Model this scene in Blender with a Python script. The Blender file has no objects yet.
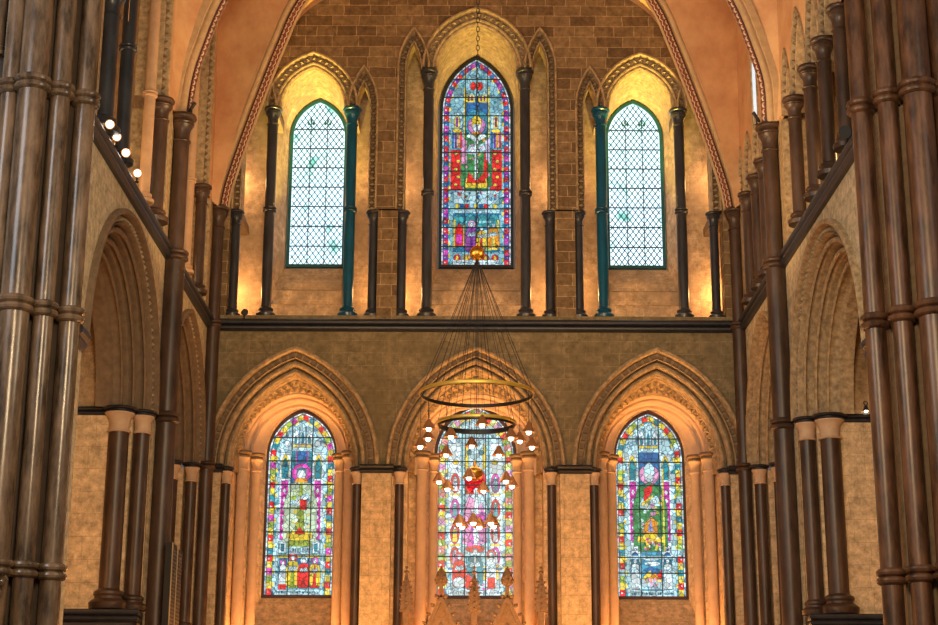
import bpy, math, random
from mathutils import Vector, Matrix
random.seed(7)
PI = math.pi
sc = bpy.context.scene
COL = sc.collection

# ------------------------------------------------------------------ camera
TH = math.atan(445 / 1608.)
F = 1608.
cam_d = bpy.data.cameras.new('camera'); cam = bpy.data.objects.new('camera', cam_d); COL.objects.link(cam)
cam_d.sensor_width = 36; cam_d.lens = F / 938 * 36; cam_d.clip_end = 200
cam_d.shift_x = -2.1 / 938
_f = Vector((0, math.cos(TH), math.sin(TH))); _u = Vector((0, -math.sin(TH), math.cos(TH))); _r = Vector((1, 0, 0))
_c, _s = math.cos(.004), math.sin(.004)
r2 = _r * _c + _u * _s; u2 = _u * _c - _r * _s
cam.matrix_world = Matrix(((r2.x, u2.x, -_f.x, -.095), (r2.y, u2.y, -_f.y, -29.1), (r2.z, u2.z, -_f.z, 1.6), (0, 0, 0, 1)))
sc.camera = cam
# ------------------------------------------------------------------ world, lights, exposure
w = bpy.data.worlds.new('world'); sc.world = w; w.use_nodes = True
w.node_tree.nodes['Background'].inputs[0].default_value = (.62, .6, .62, 1)
w.node_tree.nodes['Background'].inputs[1].default_value = .17
sc.view_settings.view_transform = 'Standard'; sc.view_settings.look = 'None'
sc.view_settings.gamma = 1; sc.view_settings.exposure = 0
sc.view_settings.use_curve_mapping = False

def light(kind, name, loc, energy, col, size=.3, target=None, size_y=None, spot=None, spread=None):
    d = bpy.data.lights.new(name, kind); d.energy = energy; d.color = col
    if kind == 'AREA':
        d.size = size
        if spread: d.spread = math.radians(spread)
        if size_y: d.shape = 'RECTANGLE'; d.size_y = size_y
    else:
        d.shadow_soft_size = size
    if spot: d.spot_size = spot; d.spot_blend = .7
    o = bpy.data.objects.new(name, d); COL.objects.link(o); o.location = loc
    if target is not None:
        o.rotation_euler = (Vector(target) - Vector(loc)).to_track_quat('-Z', 'Y').to_euler()
    return o
WARM = (1, .62, .30); ORANGE = (1, .42, .12); GOLD = (1, .55, .2); COOL = (.62, .8, 1)
light('AREA', 'nave_fill', (0, -24, 9), 1250, (1, .74, .44), 2.5, (0, 0, 9.5))  # added warm fill behind the camera, for the unseen nave
light('AREA', 'low_front_fill', (0, -4.2, .5), 150, (1, .46, .13), 3.2, (0, .6, 3.6), 1.2, spread=80)  # added low fill, warms the lower part of the front wall
light('AREA', 'vault_light_left', (-2.6, -6.0, 9.0), 175, (1, .62, .28), 1.5, (-2.0, -3.0, 18))
light('AREA', 'vault_light_right', (2.6, -6.0, 9.0), 175, (1, .62, .28), 1.5, (2.0, -3.0, 18))
light('POINT', 'side_wall_fill', (0, -13.5, 7.5), 230, (1, .82, .55), .6)  # added point light in mid-air, brightens the side walls
light('AREA', 'north_transept_daylight', (-9, -19, 11), 420, (.95, .97, 1), 4, (-5, -11, 7))
light('AREA', 'south_transept_daylight', (9, -21, 12), 130, (1, .9, .75), 4, (5, -11, 7))
for cx in (-3.37, 0, 3.37):
    for s in (-1, 1):
        light('POINT', 'recess_uplight', (cx + s * .80, .50, 3.2), 60, ORANGE, .12)
    light('POINT', 'recess_glow', (cx, .25, 2.7), 60, (1, .5, .18), .3)
    for s in (-1, 1): light('SPOT', 'recess_arch_light', (cx + s * .25, .55, 3.4), 750, (1, .46, .12), .06, (cx - s * .1, .75, 8.2), spot=math.radians(34))
for s in (-1, 1):
    light('POINT', 'aisle_light', (s * 6.8, -8.0, 4.6), 70 if s < 0 else 38, (1, .48, .17), .3)
    light('POINT', 'bay_fill', (s * 3.6, -7.0, 2.6), 80, (1, .5, .2), .3)  # added low lights, keep the pier faces bright
    light('POINT', 'aisle_light_far', (s * 5.75, -2.2, 5.0), 8, (1, .6, .28), .2)
    light('POINT', 'gallery_light_side', (s * 5.7, -7.2, 10.1), 30, (1, .6, .25), .15)
    light('POINT', 'gallery_light_far', (s * 5.7, -2.2, 10.1), 16, (1, .6, .25), .15)
for cx in (-3.2, 0, 3.2):
    light('SPOT', 'sill_uplight', (cx, .55, 9.68), 2900 if cx else 1500, (1, .74, .14), .08, (cx, .95, 15), spot=math.radians(42))
for x in (-1.67, 1.67, -4.75, 4.75):
    light('POINT', 'passage_light', (x, .72, 10.3), 42, (1, .50, .17), .1)
for x in (-1.7, 1.7, -4.8, 4.8):
    light('POINT', 'passage_light_high', (x, .75, 12.6), 26, (1, .55, .22), .1)

# ------------------------------------------------------------------ materials
def nodes_of(m):
    m.use_nodes = True
    nt = m.node_tree; return nt, nt.nodes, nt.links
def rgb(c): return (c[0], c[1], c[2], 1)
def plain(name, c, rough=.6, metal=0, var=.25, scale=6, bump=.15, spec=.5, c2=None, stretch=None):
    m = bpy.data.materials.new(name); nt, N, L = nodes_of(m); b = N['Principled BSDF']
    b.inputs['Roughness'].default_value = rough; b.inputs['Metallic'].default_value = metal
    b.inputs['Specular IOR Level'].default_value = spec
    g = N.new('ShaderNodeNewGeometry'); mp = N.new('ShaderNodeMapping'); L.new(g.outputs['Position'], mp.inputs[0])
    if stretch: mp.inputs['Scale'].default_value = stretch
    n = N.new('ShaderNodeTexNoise'); n.inputs['Scale'].default_value = scale; n.inputs['Detail'].default_value = 6
    n.inputs['Roughness'].default_value = .65
    L.new(mp.outputs[0], n.inputs['Vector'])
    cr = N.new('ShaderNodeValToRGB'); L.new(n.outputs[0], cr.inputs[0])
    d = c2 or tuple(max(0, v * (1 - var)) for v in c)
    cr.color_ramp.elements[0].position = .35; cr.color_ramp.elements[1].position = .65
    cr.color_ramp.elements[0].color = rgb(d); cr.color_ramp.elements[1].color = rgb(tuple(v * (1 + var * .6) for v in c))
    L.new(cr.outputs[0], b.inputs['Base Color'])
    if bump:
        bp = N.new('ShaderNodeBump'); bp.inputs['Strength'].default_value = bump; bp.inputs['Distance'].default_value = .02
        L.new(n.outputs[0], bp.inputs['Height']); L.new(bp.outputs[0], b.inputs['Normal'])
    return m
def ashlar(name, c1, c2, mortar, bw=.5, rh=.21, msize=.012, rough=.85, bump=.4, stain=None):
    m = bpy.data.materials.new(name); nt, N, L = nodes_of(m); b = N['Principled BSDF']
    b.inputs['Roughness'].default_value = rough; b.inputs['Specular IOR Level'].default_value = .25
    g = N.new('ShaderNodeNewGeometry'); s = N.new('ShaderNodeSeparateXYZ'); L.new(g.outputs['Position'], s.inputs[0])
    a = N.new('ShaderNodeMath'); a.operation = 'ADD'; L.new(s.outputs[0], a.inputs[0]); L.new(s.outputs[1], a.inputs[1])
    cb = N.new('ShaderNodeCombineXYZ'); L.new(a.outputs[0], cb.inputs[0]); L.new(s.outputs[2], cb.inputs[1])
    n0 = N.new('ShaderNodeTexNoise'); n0.inputs['Scale'].default_value = 1.3; L.new(g.outputs['Position'], n0.inputs['Vector'])
    br = N.new('ShaderNodeTexBrick'); nd = N.new('ShaderNodeTexNoise'); nd.inputs['Scale'].default_value = 2.5; nd.inputs['Detail'].default_value = 4; L.new(g.outputs['Position'], nd.inputs['Vector'])
    vm = N.new('ShaderNodeVectorMath'); vm.operation = 'MULTIPLY_ADD'; L.new(nd.outputs['Color'], vm.inputs[0]); vm.inputs[1].default_value = (.07, .035, 0); L.new(cb.outputs[0], vm.inputs[2]); L.new(vm.outputs[0], br.inputs['Vector'])
    br.inputs['Scale'].default_value = 1; br.inputs['Brick Width'].default_value = bw; br.inputs['Row Height'].default_value = rh
    br.inputs['Mortar Size'].default_value = msize; br.inputs['Mortar Smooth'].default_value = .3
    br.inputs['Color1'].default_value = rgb(c1); br.inputs['Color2'].default_value = rgb(c2); br.inputs['Mortar'].default_value = rgb(mortar)
    br.offset = .42; br.squash = .75; br.squash_frequency = 3
    n = N.new('ShaderNodeTexNoise'); n.inputs['Scale'].default_value = 7; n.inputs['Detail'].default_value = 10; n.inputs['Roughness'].default_value = .78
    L.new(g.outputs['Position'], n.inputs['Vector'])
    cr = N.new('ShaderNodeValToRGB'); L.new(n.outputs[0], cr.inputs[0])
    cr.color_ramp.elements[0].position = .33; cr.color_ramp.elements[0].color = (.42, .40, .38, 1)
    cr.color_ramp.elements[1].position = .68; cr.color_ramp.elements[1].color = (1.4, 1.38, 1.35, 1)
    mx = N.new('ShaderNodeMix'); mx.data_type = 'RGBA'; mx.blend_type = 'MULTIPLY'; mx.inputs[0].default_value = 1
    L.new(br.outputs[0], mx.inputs[6]); L.new(cr.outputs[0], mx.inputs[7])
    out = mx.outputs[2]
    if stain:
        cr2 = N.new('ShaderNodeValToRGB'); L.new(n0.outputs[0], cr2.inputs[0])
        cr2.color_ramp.elements[0].position = .45; cr2.color_ramp.elements[0].color = (0, 0, 0, 1)
        cr2.color_ramp.elements[1].position = .62; cr2.color_ramp.elements[1].color = (.6, .6, .6, 1)
        m2 = N.new('ShaderNodeMix'); m2.data_type = 'RGBA'; L.new(cr2.outputs[0], m2.inputs[0]); L.new(out, m2.inputs[6])
        m2.inputs[7].default_value = rgb(stain); out = m2.outputs[2]
    L.new(out, b.inputs['Base Color'])
    bp = N.new('ShaderNodeBump'); bp.inputs['Strength'].default_value = bump; bp.inputs['Distance'].default_value = .02
    ad = N.new('ShaderNodeMath'); ad.operation = 'SUBTRACT'; L.new(n.outputs[0], ad.inputs[0]); L.new(br.outputs[1], ad.inputs[1])
    L.new(ad.outputs[0], bp.inputs['Height']); L.new(bp.outputs[0], b.inputs['Normal'])
    return m
def emit(name, c, s):
    m = bpy.data.materials.new(name); nt, N, L = nodes_of(m); b = N['Principled BSDF']
    b.inputs['Base Color'].default_value = rgb(c); b.inputs['Emission Color'].default_value = rgb(c); b.inputs['Emission Strength'].default_value = s
    return m
def glass_mat(name, strength, vor=9):
    m = bpy.data.materials.new(name); nt, N, L = nodes_of(m); b = N['Principled BSDF']
    at = N.new('ShaderNodeAttribute'); at.attribute_name = 'Col'
    g = N.new('ShaderNodeNewGeometry')
    v = N.new('ShaderNodeTexVoronoi'); v.feature = 'DISTANCE_TO_EDGE'; v.inputs['Scale'].default_value = vor; L.new(g.outputs['Position'], v.inputs['Vector'])
    cr = N.new('ShaderNodeValToRGB'); L.new(v.outputs['Distance'], cr.inputs[0])
    cr.color_ramp.elements[0].position = .02; cr.color_ramp.elements[0].color = (.12, .22, .34, 1)
    cr.color_ramp.elements[1].position = .07; cr.color_ramp.elements[1].color = (1, 1, 1, 1)
    v2 = N.new('ShaderNodeTexVoronoi'); v2.inputs['Scale'].default_value = vor; L.new(g.outputs['Position'], v2.inputs['Vector'])
    sp = N.new('ShaderNodeSeparateColor'); L.new(v2.outputs['Color'], sp.inputs[0])
    mr = N.new('ShaderNodeMapRange'); mr.inputs['To Min'].default_value = .6; mr.inputs['To Max'].default_value = 1.35; L.new(sp.outputs[0], mr.inputs[0])
    m1 = N.new('ShaderNodeMix'); m1.data_type = 'RGBA'; m1.blend_type = 'MULTIPLY'; m1.inputs[0].default_value = 1
    L.new(at.outputs['Color'], m1.inputs[6]); L.new(cr.outputs[0], m1.inputs[7])
    m2 = N.new('ShaderNodeMix'); m2.data_type = 'RGBA'; m2.blend_type = 'MULTIPLY'; m2.inputs[0].default_value = 1
    L.new(m1.outputs[2], m2.inputs[6]); L.new(mr.outputs[0], m2.inputs[7])
    b.inputs['Base Color'].default_value = (.02, .02, .02, 1); b.inputs['Roughness'].default_value = .3
    L.new(m2.outputs[2], b.inputs['Emission Color']); b.inputs['Emission Strength'].default_value = strength
    return m
def clear_glass(name, strength):
    m = bpy.data.materials.new(name); nt, N, L = nodes_of(m); b = N['Principled BSDF']
    g = N.new('ShaderNodeNewGeometry')
    n = N.new('ShaderNodeTexNoise'); n.inputs['Scale'].default_value = 2.2; n.inputs['Detail'].default_value = 4; L.new(g.outputs['Position'], n.inputs['Vector'])
    cr = N.new('ShaderNodeValToRGB'); L.new(n.outputs[0], cr.inputs[0])
    cr.color_ramp.elements[0].position = .30; cr.color_ramp.elements[0].color = (.12, .42, .36, 1)
    cr.color_ramp.elements[1].position = .42; cr.color_ramp.elements[1].color = (.66, .88, 1, 1)
    b.inputs['Base Color'].default_value = (.05, .05, .05, 1); b.inputs['Roughness'].default_value = .2
    L.new(cr.outputs[0], b.inputs['Emission Color']); b.inputs['Emission Strength'].default_value = strength
    return m

M = {}
M['wall_up'] = ashlar('brown ashlar upper wall', (.155, .098, .052), (.29, .195, .105), (.50, .36, .20), .52, .222, .0065)
M['wall_low'] = ashlar('buff rubble wall', (.235, .185, .105), (.30, .235, .14), (.36, .29, .18), .42, .24, .006, stain=(.16, .125, .07))
M['wall_side'] = ashlar('pale side ashlar', (.60, .51, .34), (.66, .56, .39), (.48, .39, .25), .62, .30, .006, bump=.2)
M['wall_plaster'] = ashlar('warm plaster wall', (.46, .32, .19), (.50, .35, .21), (.38, .26, .15), .8, .4, .005, bump=.15)
M['passage'] = ashlar('passage wall', (.50, .37, .25), (.58, .43, .29), (.62, .5, .36), .55, .32, .006, stain=(.30, .22, .15))
M['transept'] = plain('limewashed wall', (.62, .60, .52), .85, var=.08)
M['buff'] = plain('buff moulded stone', (.42, .30, .17), .75, var=.45, scale=11)
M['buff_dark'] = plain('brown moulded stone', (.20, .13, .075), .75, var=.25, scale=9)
M['pier_stone'] = ashlar('smooth pier stone', (.68, .50, .31), (.74, .55, .34), (.50, .37, .22), .55, .34, .005, bump=.12)
M['rose_stone'] = plain('warm capital stone', (.60, .42, .28), .7, var=.12)
M['plaster'] = plain('vault plaster', (.64, .40, .21), .85, var=.22, scale=1.3, bump=.05, c2=(.55, .28, .14))
M['rib'] = plain('vault rib stone', (.52, .36, .20), .7, var=.15, scale=8)
M['marble'] = plain('dark brown marble', (.066, .036, .024), .40, var=.5, scale=5, bump=.08, stretch=(1, 1, .35))
M['marble_up'] = plain('slate marble', (.035, .038, .048), .32, var=.4, scale=6, bump=.05, stretch=(1, 1, .4))
M['marble_glare'] = plain('marble tinted by window glare', (.0, .075, .15), .3, var=.3, scale=6, bump=.05, stretch=(1, 1, .4))  # blue-green tint paints in the glare of the diamond-paned windows
M['pier_marble'] = plain('worn grey brown marble', (.155, .10, .062), .24, var=.7, scale=7, bump=.1, stretch=(1, 1, .25))
M['pier_marble_red'] = plain('worn red brown marble', (.125, .056, .028), .36, var=.7, scale=7, bump=.1, stretch=(1, 1, .25))
M['light_shaft'] = plain('pale stone shaft', (.55, .34, .2), .45, var=.15, scale=5)
M['string'] = plain('dark marble string', (.022, .024, .034), .42, var=.4, scale=8, bump=.05)
M['iron'] = plain('black iron', (.012, .012, .014), .5, var=.3)
M['gold'] = plain('gilded metal', (.72, .36, .06), .35, metal=1, var=.15)
M['ring_gold'] = plain('brass ring', (.85, .58, .10), .4, metal=.5, var=.1)
M['ring_dark'] = plain('blackened ring', (.03, .03, .03), .4, metal=.5, var=.2)
M['copper'] = plain('copper bell', (.48, .22, .09), .4, metal=.55, var=.1)
M['bulb'] = emit('lamp bulb', (1, .86, .62), 9)
M['spot_bulb'] = emit('spot bulb', (1, .84, .7), 9)
M['red'] = plain('painted red', (.20, .03, .02), .6, var=.2); M['cream'] = plain('painted cream', (.62, .52, .36), .6, var=.1)
M['black_paint'] = plain('black paint', (.012, .012, .012), .7, var=.2)
M['teal_frame'] = plain('teal glazing frame', (.01, .11, .14), .5, var=.2)
M['dark_frame'] = plain('dark glazing frame', (.05, .02, .025), .5, var=.2)
M['bar'] = plain('saddle bar', (.01, .03, .06), .5, var=.2)
M['speaker'] = plain('speaker cloth', (.012, .011, .012), .7, var=.2)
M['glass_low'] = glass_mat('stained glass lower', 1.0, 11)
M['glass_up'] = glass_mat('stained glass upper', .9, 11)
M['clear'] = clear_glass('leaded clear glass', 2.0)
M['wood'] = plain('dark wood', (.03, .02, .015), .5, var=.3)
M['pale_wood'] = plain('pale wood', (.4, .32, .2), .5, var=.2)
M['pier_core_shade'] = plain('pier core with gap shade', (.06, .04, .028), .7, var=.2)  # near-black tone paints in the shade between the left pier shafts
M['floor'] = plain('stone paving', (.3, .24, .17), .5, var=.2)
M['screen'] = plain('carved stone screen', (.24, .14, .075), .7, var=.25, scale=20, bump=.4)
M['side_day'] = emit('daylit side glass', (.55, .72, .85), .9)
M['white_door'] = emit('daylit pane', (.9, .95, .8), 1.0)

# ------------------------------------------------------------------ mesh builder
class MB:
    def __init__(s): s.v = []; s.f = []; s.mi = []; s.col = []
    def add(s, vs, fs, mi=0, col=None):
        n = len(s.v); s.v += [tuple(p) for p in vs]
        for f in fs:
            s.f.append([i + n for i in f]); s.mi.append(mi); s.col.append(col)
    def box(s, x0, y0, z0, x1, y1, z1, mi=0):
        vs = [(x, y, z) for x in (x0, x1) for y in (y0, y1) for z in (z0, z1)]
        s.add(vs, [(0, 1, 3, 2), (4, 6, 7, 5), (0, 4, 5, 1), (2, 3, 7, 6), (0, 2, 6, 4), (1, 5, 7, 3)], mi)
    def prism(s, poly, z0, z1):
        n = len(poly)
        s.add([(x, y, z0) for x, y in poly] + [(x, y, z1) for x, y in poly],
              [tuple(range(n))[::-1], tuple(range(n, 2 * n))] + [(i, (i + 1) % n, n + (i + 1) % n, n + i) for i in range(n)])
    def lathe(s, prof, c=(0, 0, 0), n=20, a0=0, a1=2 * PI):
        full = abs(a1 - a0 - 2 * PI) < 1e-6; k = n if full else n + 1
        vs = []
        for r, z in prof:
            for i in range(k):
                a = a0 + (a1 - a0) * i / n
                vs.append((c[0] + r * math.cos(a), c[1] + r * math.sin(a), c[2] + z))
        fs = []
        for j in range(len(prof) - 1):
            for i in range(n):
                i2 = (i + 1) % k
                fs.append((j * k + i, j * k + i2, (j + 1) * k + i2, (j + 1) * k + i))
        if full and prof[-1][0] > 1e-4: fs.append(tuple((len(prof) - 1) * k + i for i in range(k)))
        if full and prof[0][0] > 1e-4: fs.append(tuple(i for i in range(k))[::-1])
        s.add(vs, fs)
    def loft(s, curves, closed=False, mi=0):
        n = len(curves[0]); vs = [p for c in curves for p in c]; fs = []
        for j in range(len(curves) - 1):
            for i in range(n if closed else n - 1):
                i2 = (i + 1) % n
                fs.append((j * n + i, j * n + i2, (j + 1) * n + i2, (j + 1) * n + i))
        s.add(vs, fs, mi)
    def tube(s, pts, r, n=8, caps=True):
        pts = [Vector(p) for p in pts]; cur = []
        up = Vector((0, 0, 1))
        for i, p in enumerate(pts):
            t = (pts[min(i + 1, len(pts) - 1)] - pts[max(i - 1, 0)]).normalized()
            a = t.cross(up if abs(t.z) < .95 else Vector((0, 1, 0))).normalized(); b = t.cross(a)
            rr = r[i] if isinstance(r, (list, tuple)) else r
            cur.append([p + (a * math.cos(2 * PI * k / n) + b * math.sin(2 * PI * k / n)) * rr for k in range(n)])
        s.loft(cur, True)
        if caps: s.add(cur[0], [tuple(range(n))]); s.add(cur[-1], [tuple(range(n))])
    def sphere(s, c, r, n=12, sz=1):
        s.lathe([(max(r * math.sin(PI * j / n), 1e-5), -r * sz * math.cos(PI * j / n)) for j in range(n + 1)], c, n * 2)
    def torus(s, c, R, r, n=48, m=10, sz=1, axis='z'):
        cur = []
        for i in range(n):
            a = 2 * PI * i / n; ring = []
            for k in range(m):
                b = 2 * PI * k / m; q = R + r * math.cos(b); h = r * sz * math.sin(b)
                p = (q * math.cos(a), q * math.sin(a), h)
                if axis == 'x': p = (h, q * math.cos(a), q * math.sin(a))
                if axis == 'y': p = (q * math.cos(a), h, q * math.sin(a))
                ring.append((c[0] + p[0], c[1] + p[1], c[2] + p[2]))
            cur.append(ring)
        cur.append(cur[0]); s.loft(cur, True)

def mesh_of(name, mb, mats, smooth=True, off=(0, 0, 0), normals=True):
    me = bpy.data.meshes.new(name)
    me.from_pydata([(x - off[0], y - off[1], z - off[2]) for x, y, z in mb.v], [], mb.f)
    if not isinstance(mats, (list, tuple)): mats = [mats]
    for m in mats: me.materials.append(m)
    if len(mats) > 1: me.polygons.foreach_set('material_index', mb.mi)
    if any(c is not None for c in mb.col):
        at = me.color_attributes.new('Col', 'FLOAT_COLOR', 'CORNER')
        data = []
        for f, c in zip(mb.f, mb.col):
            c = c or (1, 1, 1)
            data += [c[0], c[1], c[2], 1.0] * len(f)
        at.data.foreach_set('color', data)
    me.update()
    if normals:
        import bmesh
        bm = bmesh.new(); bm.from_mesh(me); bmesh.ops.remove_doubles(bm, verts=bm.verts, dist=.0004)
        bmesh.ops.recalc_face_normals(bm, faces=bm.faces); bm.to_mesh(me); bm.free()
    if smooth:
        me.shade_smooth(); me.set_sharp_from_angle(angle=.5)
    return me
def obj(name, mb, mats, parent=None, smooth=True, off=None, normals=True):
    if off is None:
        off = (0, 0, 0)
        if parent is not None:
            q = parent
            while q.parent: q = q.parent
            off = tuple(q.location)
    o = bpy.data.objects.new(name, mesh_of(name, mb, mats, smooth, off, normals)); COL.objects.link(o)
    if parent is not None: o.parent = parent
    return o
def empty(name, loc, label=None, cat=None, group=None, kind=None):
    o = bpy.data.objects.new(name, None); o.empty_display_size = .1; COL.objects.link(o); o.location = loc
    tag(o, label, cat, group, kind or ('thing' if cat else None)); return o
def tag(o, label=None, cat=None, group=None, kind=None):
    for k, v in (('label', label), ('category', cat), ('group', group), ('kind', kind)):
        if v: o[k] = v
    return o
def copy_tree(o, parent=None):
    c = o.copy(); COL.objects.link(c); c.parent = parent
    for ch in [q for q in o.children]: copy_tree(ch, c)
    return c

# ------------------------------------------------------------------ arch maths
NA = 22
class Arch:
    def __init__(s, cx, a, h, z0, zb=None, zbr=None):
        s.cx, s.a, s.h, s.z0 = cx, a, h, z0
        s.R = (a * a + h * h) / (2 * a); s.c = s.R - a
        s.zb = z0 if zb is None else zb; s.zbr = s.zb if zbr is None else zbr
    def pts(s, dr=0, n=NA, legs=True):
        r = s.R + dr; am = math.acos(max(-1, min(1, s.c / r))); L = []
        for i in range(n + 1):
            t = am * i / n
            L.append((s.cx - (r * math.cos(t) - s.c), s.z0 + r * math.sin(t)))
        Rr = [(2 * s.cx - x, z) for x, z in L[::-1]][1:]
        if legs: return [(L[0][0], s.zb)] + L + Rr + [(Rr[-1][0], s.zbr)]
        return L + Rr
    def top(s, x, dr=0):
        r = s.R + dr; u = min(abs(x - s.cx) + s.c, r)
        return s.z0 + math.sqrt(max(0, r * r - u * u))
def roll(c, r, a0, a1, n=7):
    return [(c[0] + r * math.cos(a0 + (a1 - a0) * i / n), c[1] + r * math.sin(a0 + (a1 - a0) * i / n)) for i in range(n + 1)]
front = lambda u, d, z: (u, d, z)
def side(s): return lambda u, d, z: (s * (5.0 + d), u, z)
def sweep(mb, arch, prof, mp=front):
    mb.loft([[mp(x, d, z) for x, z in arch.pts(dr)] for dr, d in prof])
def along(pts, step):
    out = []; acc = 0; nxt = step / 2
    for (x0, z0), (x1, z1) in zip(pts, pts[1:]):
        l = math.hypot(x1 - x0, z1 - z0)
        if l < 1e-6: continue
        while nxt <= acc + l:
            t = (nxt - acc) / l
            out.append((x0 + (x1 - x0) * t, z0 + (z1 - z0) * t, (x1 - x0) / l, (z1 - z0) / l)); nxt += step
        acc += l
    return out
def dogtooth(mb, arch, dr, d, size, mp=front, hgt=.5, rot=0):
    for x, z, tx, tz in along(arch.pts(dr), size * 1.02):
        ring = []
        for k in range(8):
            a = rot + k * PI / 4; r = size * (.70 if k % 2 else .22)
            cu, cv = r * math.cos(a), r * math.sin(a)
            ring.append(mp(x + tx * cu - tz * cv, d, z + tz * cu + tx * cv))
        ap = mp(x, d - size * hgt, z)
        mb.add(ring + [ap], [(k, (k + 1) % 8, 8) for k in range(8)])
def billets(mb, arch, dr, d, size, mp=front, w=.035):
    for x, z, tx, tz in along(arch.pts(dr), size * 1.5):
        vs = []
        for dd in (d, d - .05):
            for a, b in ((-.5, -1), (.5, -1), (.5, 1), (-.5, 1)):
                u = a * size; v = b * w; vs.append(mp(x + tx * u - tz * v, dd, z + tz * u + tx * v))
        mb.add(vs, [(4, 5, 6, 7), (0, 1, 5, 4), (1, 2, 6, 5), (2, 3, 7, 6), (3, 0, 4, 7)])
def tile(mb, xa, xb, z0, z1, ops, mp, d, solid=()):
    """ops: (arch, dr, zbottom); solid: (x0,x1,z) below which stays closed; wall z0..z1 at depth d"""
    xs = {xa, xb}
    for a, dr, zb in ops:
        for x, _ in a.pts(dr, 14, False): xs.add(round(x, 5))
    for x0, x1, zz in solid: xs |= {x0, x1}
    xs = sorted(x for x in xs if xa - 1e-6 <= x <= xb + 1e-6)
    def q(x0, x1, a0, a1, b0, b1):
        mb.add([mp(x0, d, a0), mp(x1, d, a1), mp(x1, d, b1), mp(x0, d, b0)], [(0, 1, 2, 3)])
    for x0, x1 in zip(xs, xs[1:]):
        if x1 - x0 < 1e-4: continue
        xm = (x0 + x1) / 2
        cov = [(a, dr, zb) for a, dr, zb in ops if abs(xm - a.cx) < a.a + dr]
        if cov:
            a, dr, zb = max(cov, key=lambda c: c[0].top(xm, c[1]))
            q(x0, x1, a.top(x0, dr), a.top(x1, dr), z1, z1)
            if zb > z0: q(x0, x1, z0, z0, zb, zb)
            for s0, s1, zz in solid:
                if s0 <= xm <= s1: q(x0, x1, z0, z0, zz, zz)
        else:
            lo = z0
            for s0, s1, zz in solid:
                if s0 <= xm <= s1 and zz < 0: lo = -zz
            q(x0, x1, lo, lo, z1, z1)

# ================================================================== SETTING
def struct(name, mb, mat, smooth=False):
    return tag(obj(name, mb, mat, smooth=smooth), kind='structure')
mb = MB(); mb.box(-12, -34, -.3, 12, 2.2, 0); struct('floor', mb, M['floor'])

# ---- lower front wall
LOW = [dict(cx=-3.37, a=1.60, j=1.12, sh=1.20), dict(cx=0, a=1.64, j=1.25, sh=1.39), dict(cx=3.37, a=1.60, j=1.12, sh=1.20)]
ZI = 6.72
for L_ in LOW:
    L_['o'] = Arch(L_['cx'], L_['a'], 2.23, ZI + .03)
    L_['i'] = Arch(L_['cx'], 1.14 if L_['cx'] == 0 else 1.06, 1.12, 7.15, 6.7)
    L_['ww'] = .81 if L_['cx'] == 0 else .69
    L_['w'] = Arch(L_['cx'], L_['ww'], 1.06 if L_['cx'] == 0 else .93, 7.25, 4.35)
mb = MB()
tile(mb, -5.3, 5.3, ZI + .03, 9.28, [(l['o'], -.06, ZI) for l in LOW], front, 0)
for l in LOW:       # lunette between outer and inner arches at y=.7
    pass
for s in (-1, 1):
    P1 = [(1.54, 0), (2.08, 0), (2.08, .25), (2.25, .25), (2.25, .95), (2.47, .95), (2.47, 1.2), (2.68, 1.7), (2.68, 2.1), (.80, 2.1), (.80, 1.7), (.95, 1.2), (.95, .95), (1.25, .95), (1.25, .25), (1.54, .25)]
    P1b = [(2.25, .7), (2.25, .95), (2.47, .95), (2.47, 1.2), (2.68, 1.7), (2.68, 2.1), (.80, 2.1), (.80, 1.7), (.95, 1.2), (.95, .95), (1.25, .95), (1.25, .7)]
    P2 = [(4.49, .25), (4.66, .25), (4.66, 0), (5.3, 0), (5.3, 2.1), (4.06, 2.1), (4.06, 1.7), (4.27, 1.2), (4.27, .95), (4.49, .95)]
    P2b = [(4.49, .7), (5.3, .7), (5.3, 2.1), (4.06, 2.1), (4.06, 1.7), (4.27, 1.2), (4.27, .95), (4.49, .95)]
    m2 = MB()
    for P in (P1, P2): m2.prism([(s * x, y) for x, y in P], 0, ZI + .02)
    for P in (P1b, P2b): m2.prism([(s * x, y) for x, y in P], ZI + .02, 7.12)
    struct('wall_front_pier', m2, M['pier_stone'])
struct('wall_front_lower', mb, M['wall_low'])
mb = MB()
for l in LOW:
    # wall under the window and above it, at y=1.7..2.1
    mb.box(l['cx'] - .9, 1.72, 0, l['cx'] + .9, 2.1, 4.2)
    mb.add([(l['cx'] - .85, 1.25, 3.95), (l['cx'] + .85, 1.25, 3.95), (l['cx'] + .85, 1.75, 4.50), (l['cx'] - .85, 1.75, 4.50)], [(0, 1, 2, 3)])
    mb.box(l['cx'] - 1.0, 1.2, 0, l['cx'] + 1.0, 1.75, 3.95)
tile(mb, -5.3, 5.3, 7.1, 9.3, [(l['w'], -.01, 7.0) for l in LOW], front, 1.72)
struct('wall_front_sill', mb, M['pier_stone'])

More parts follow.
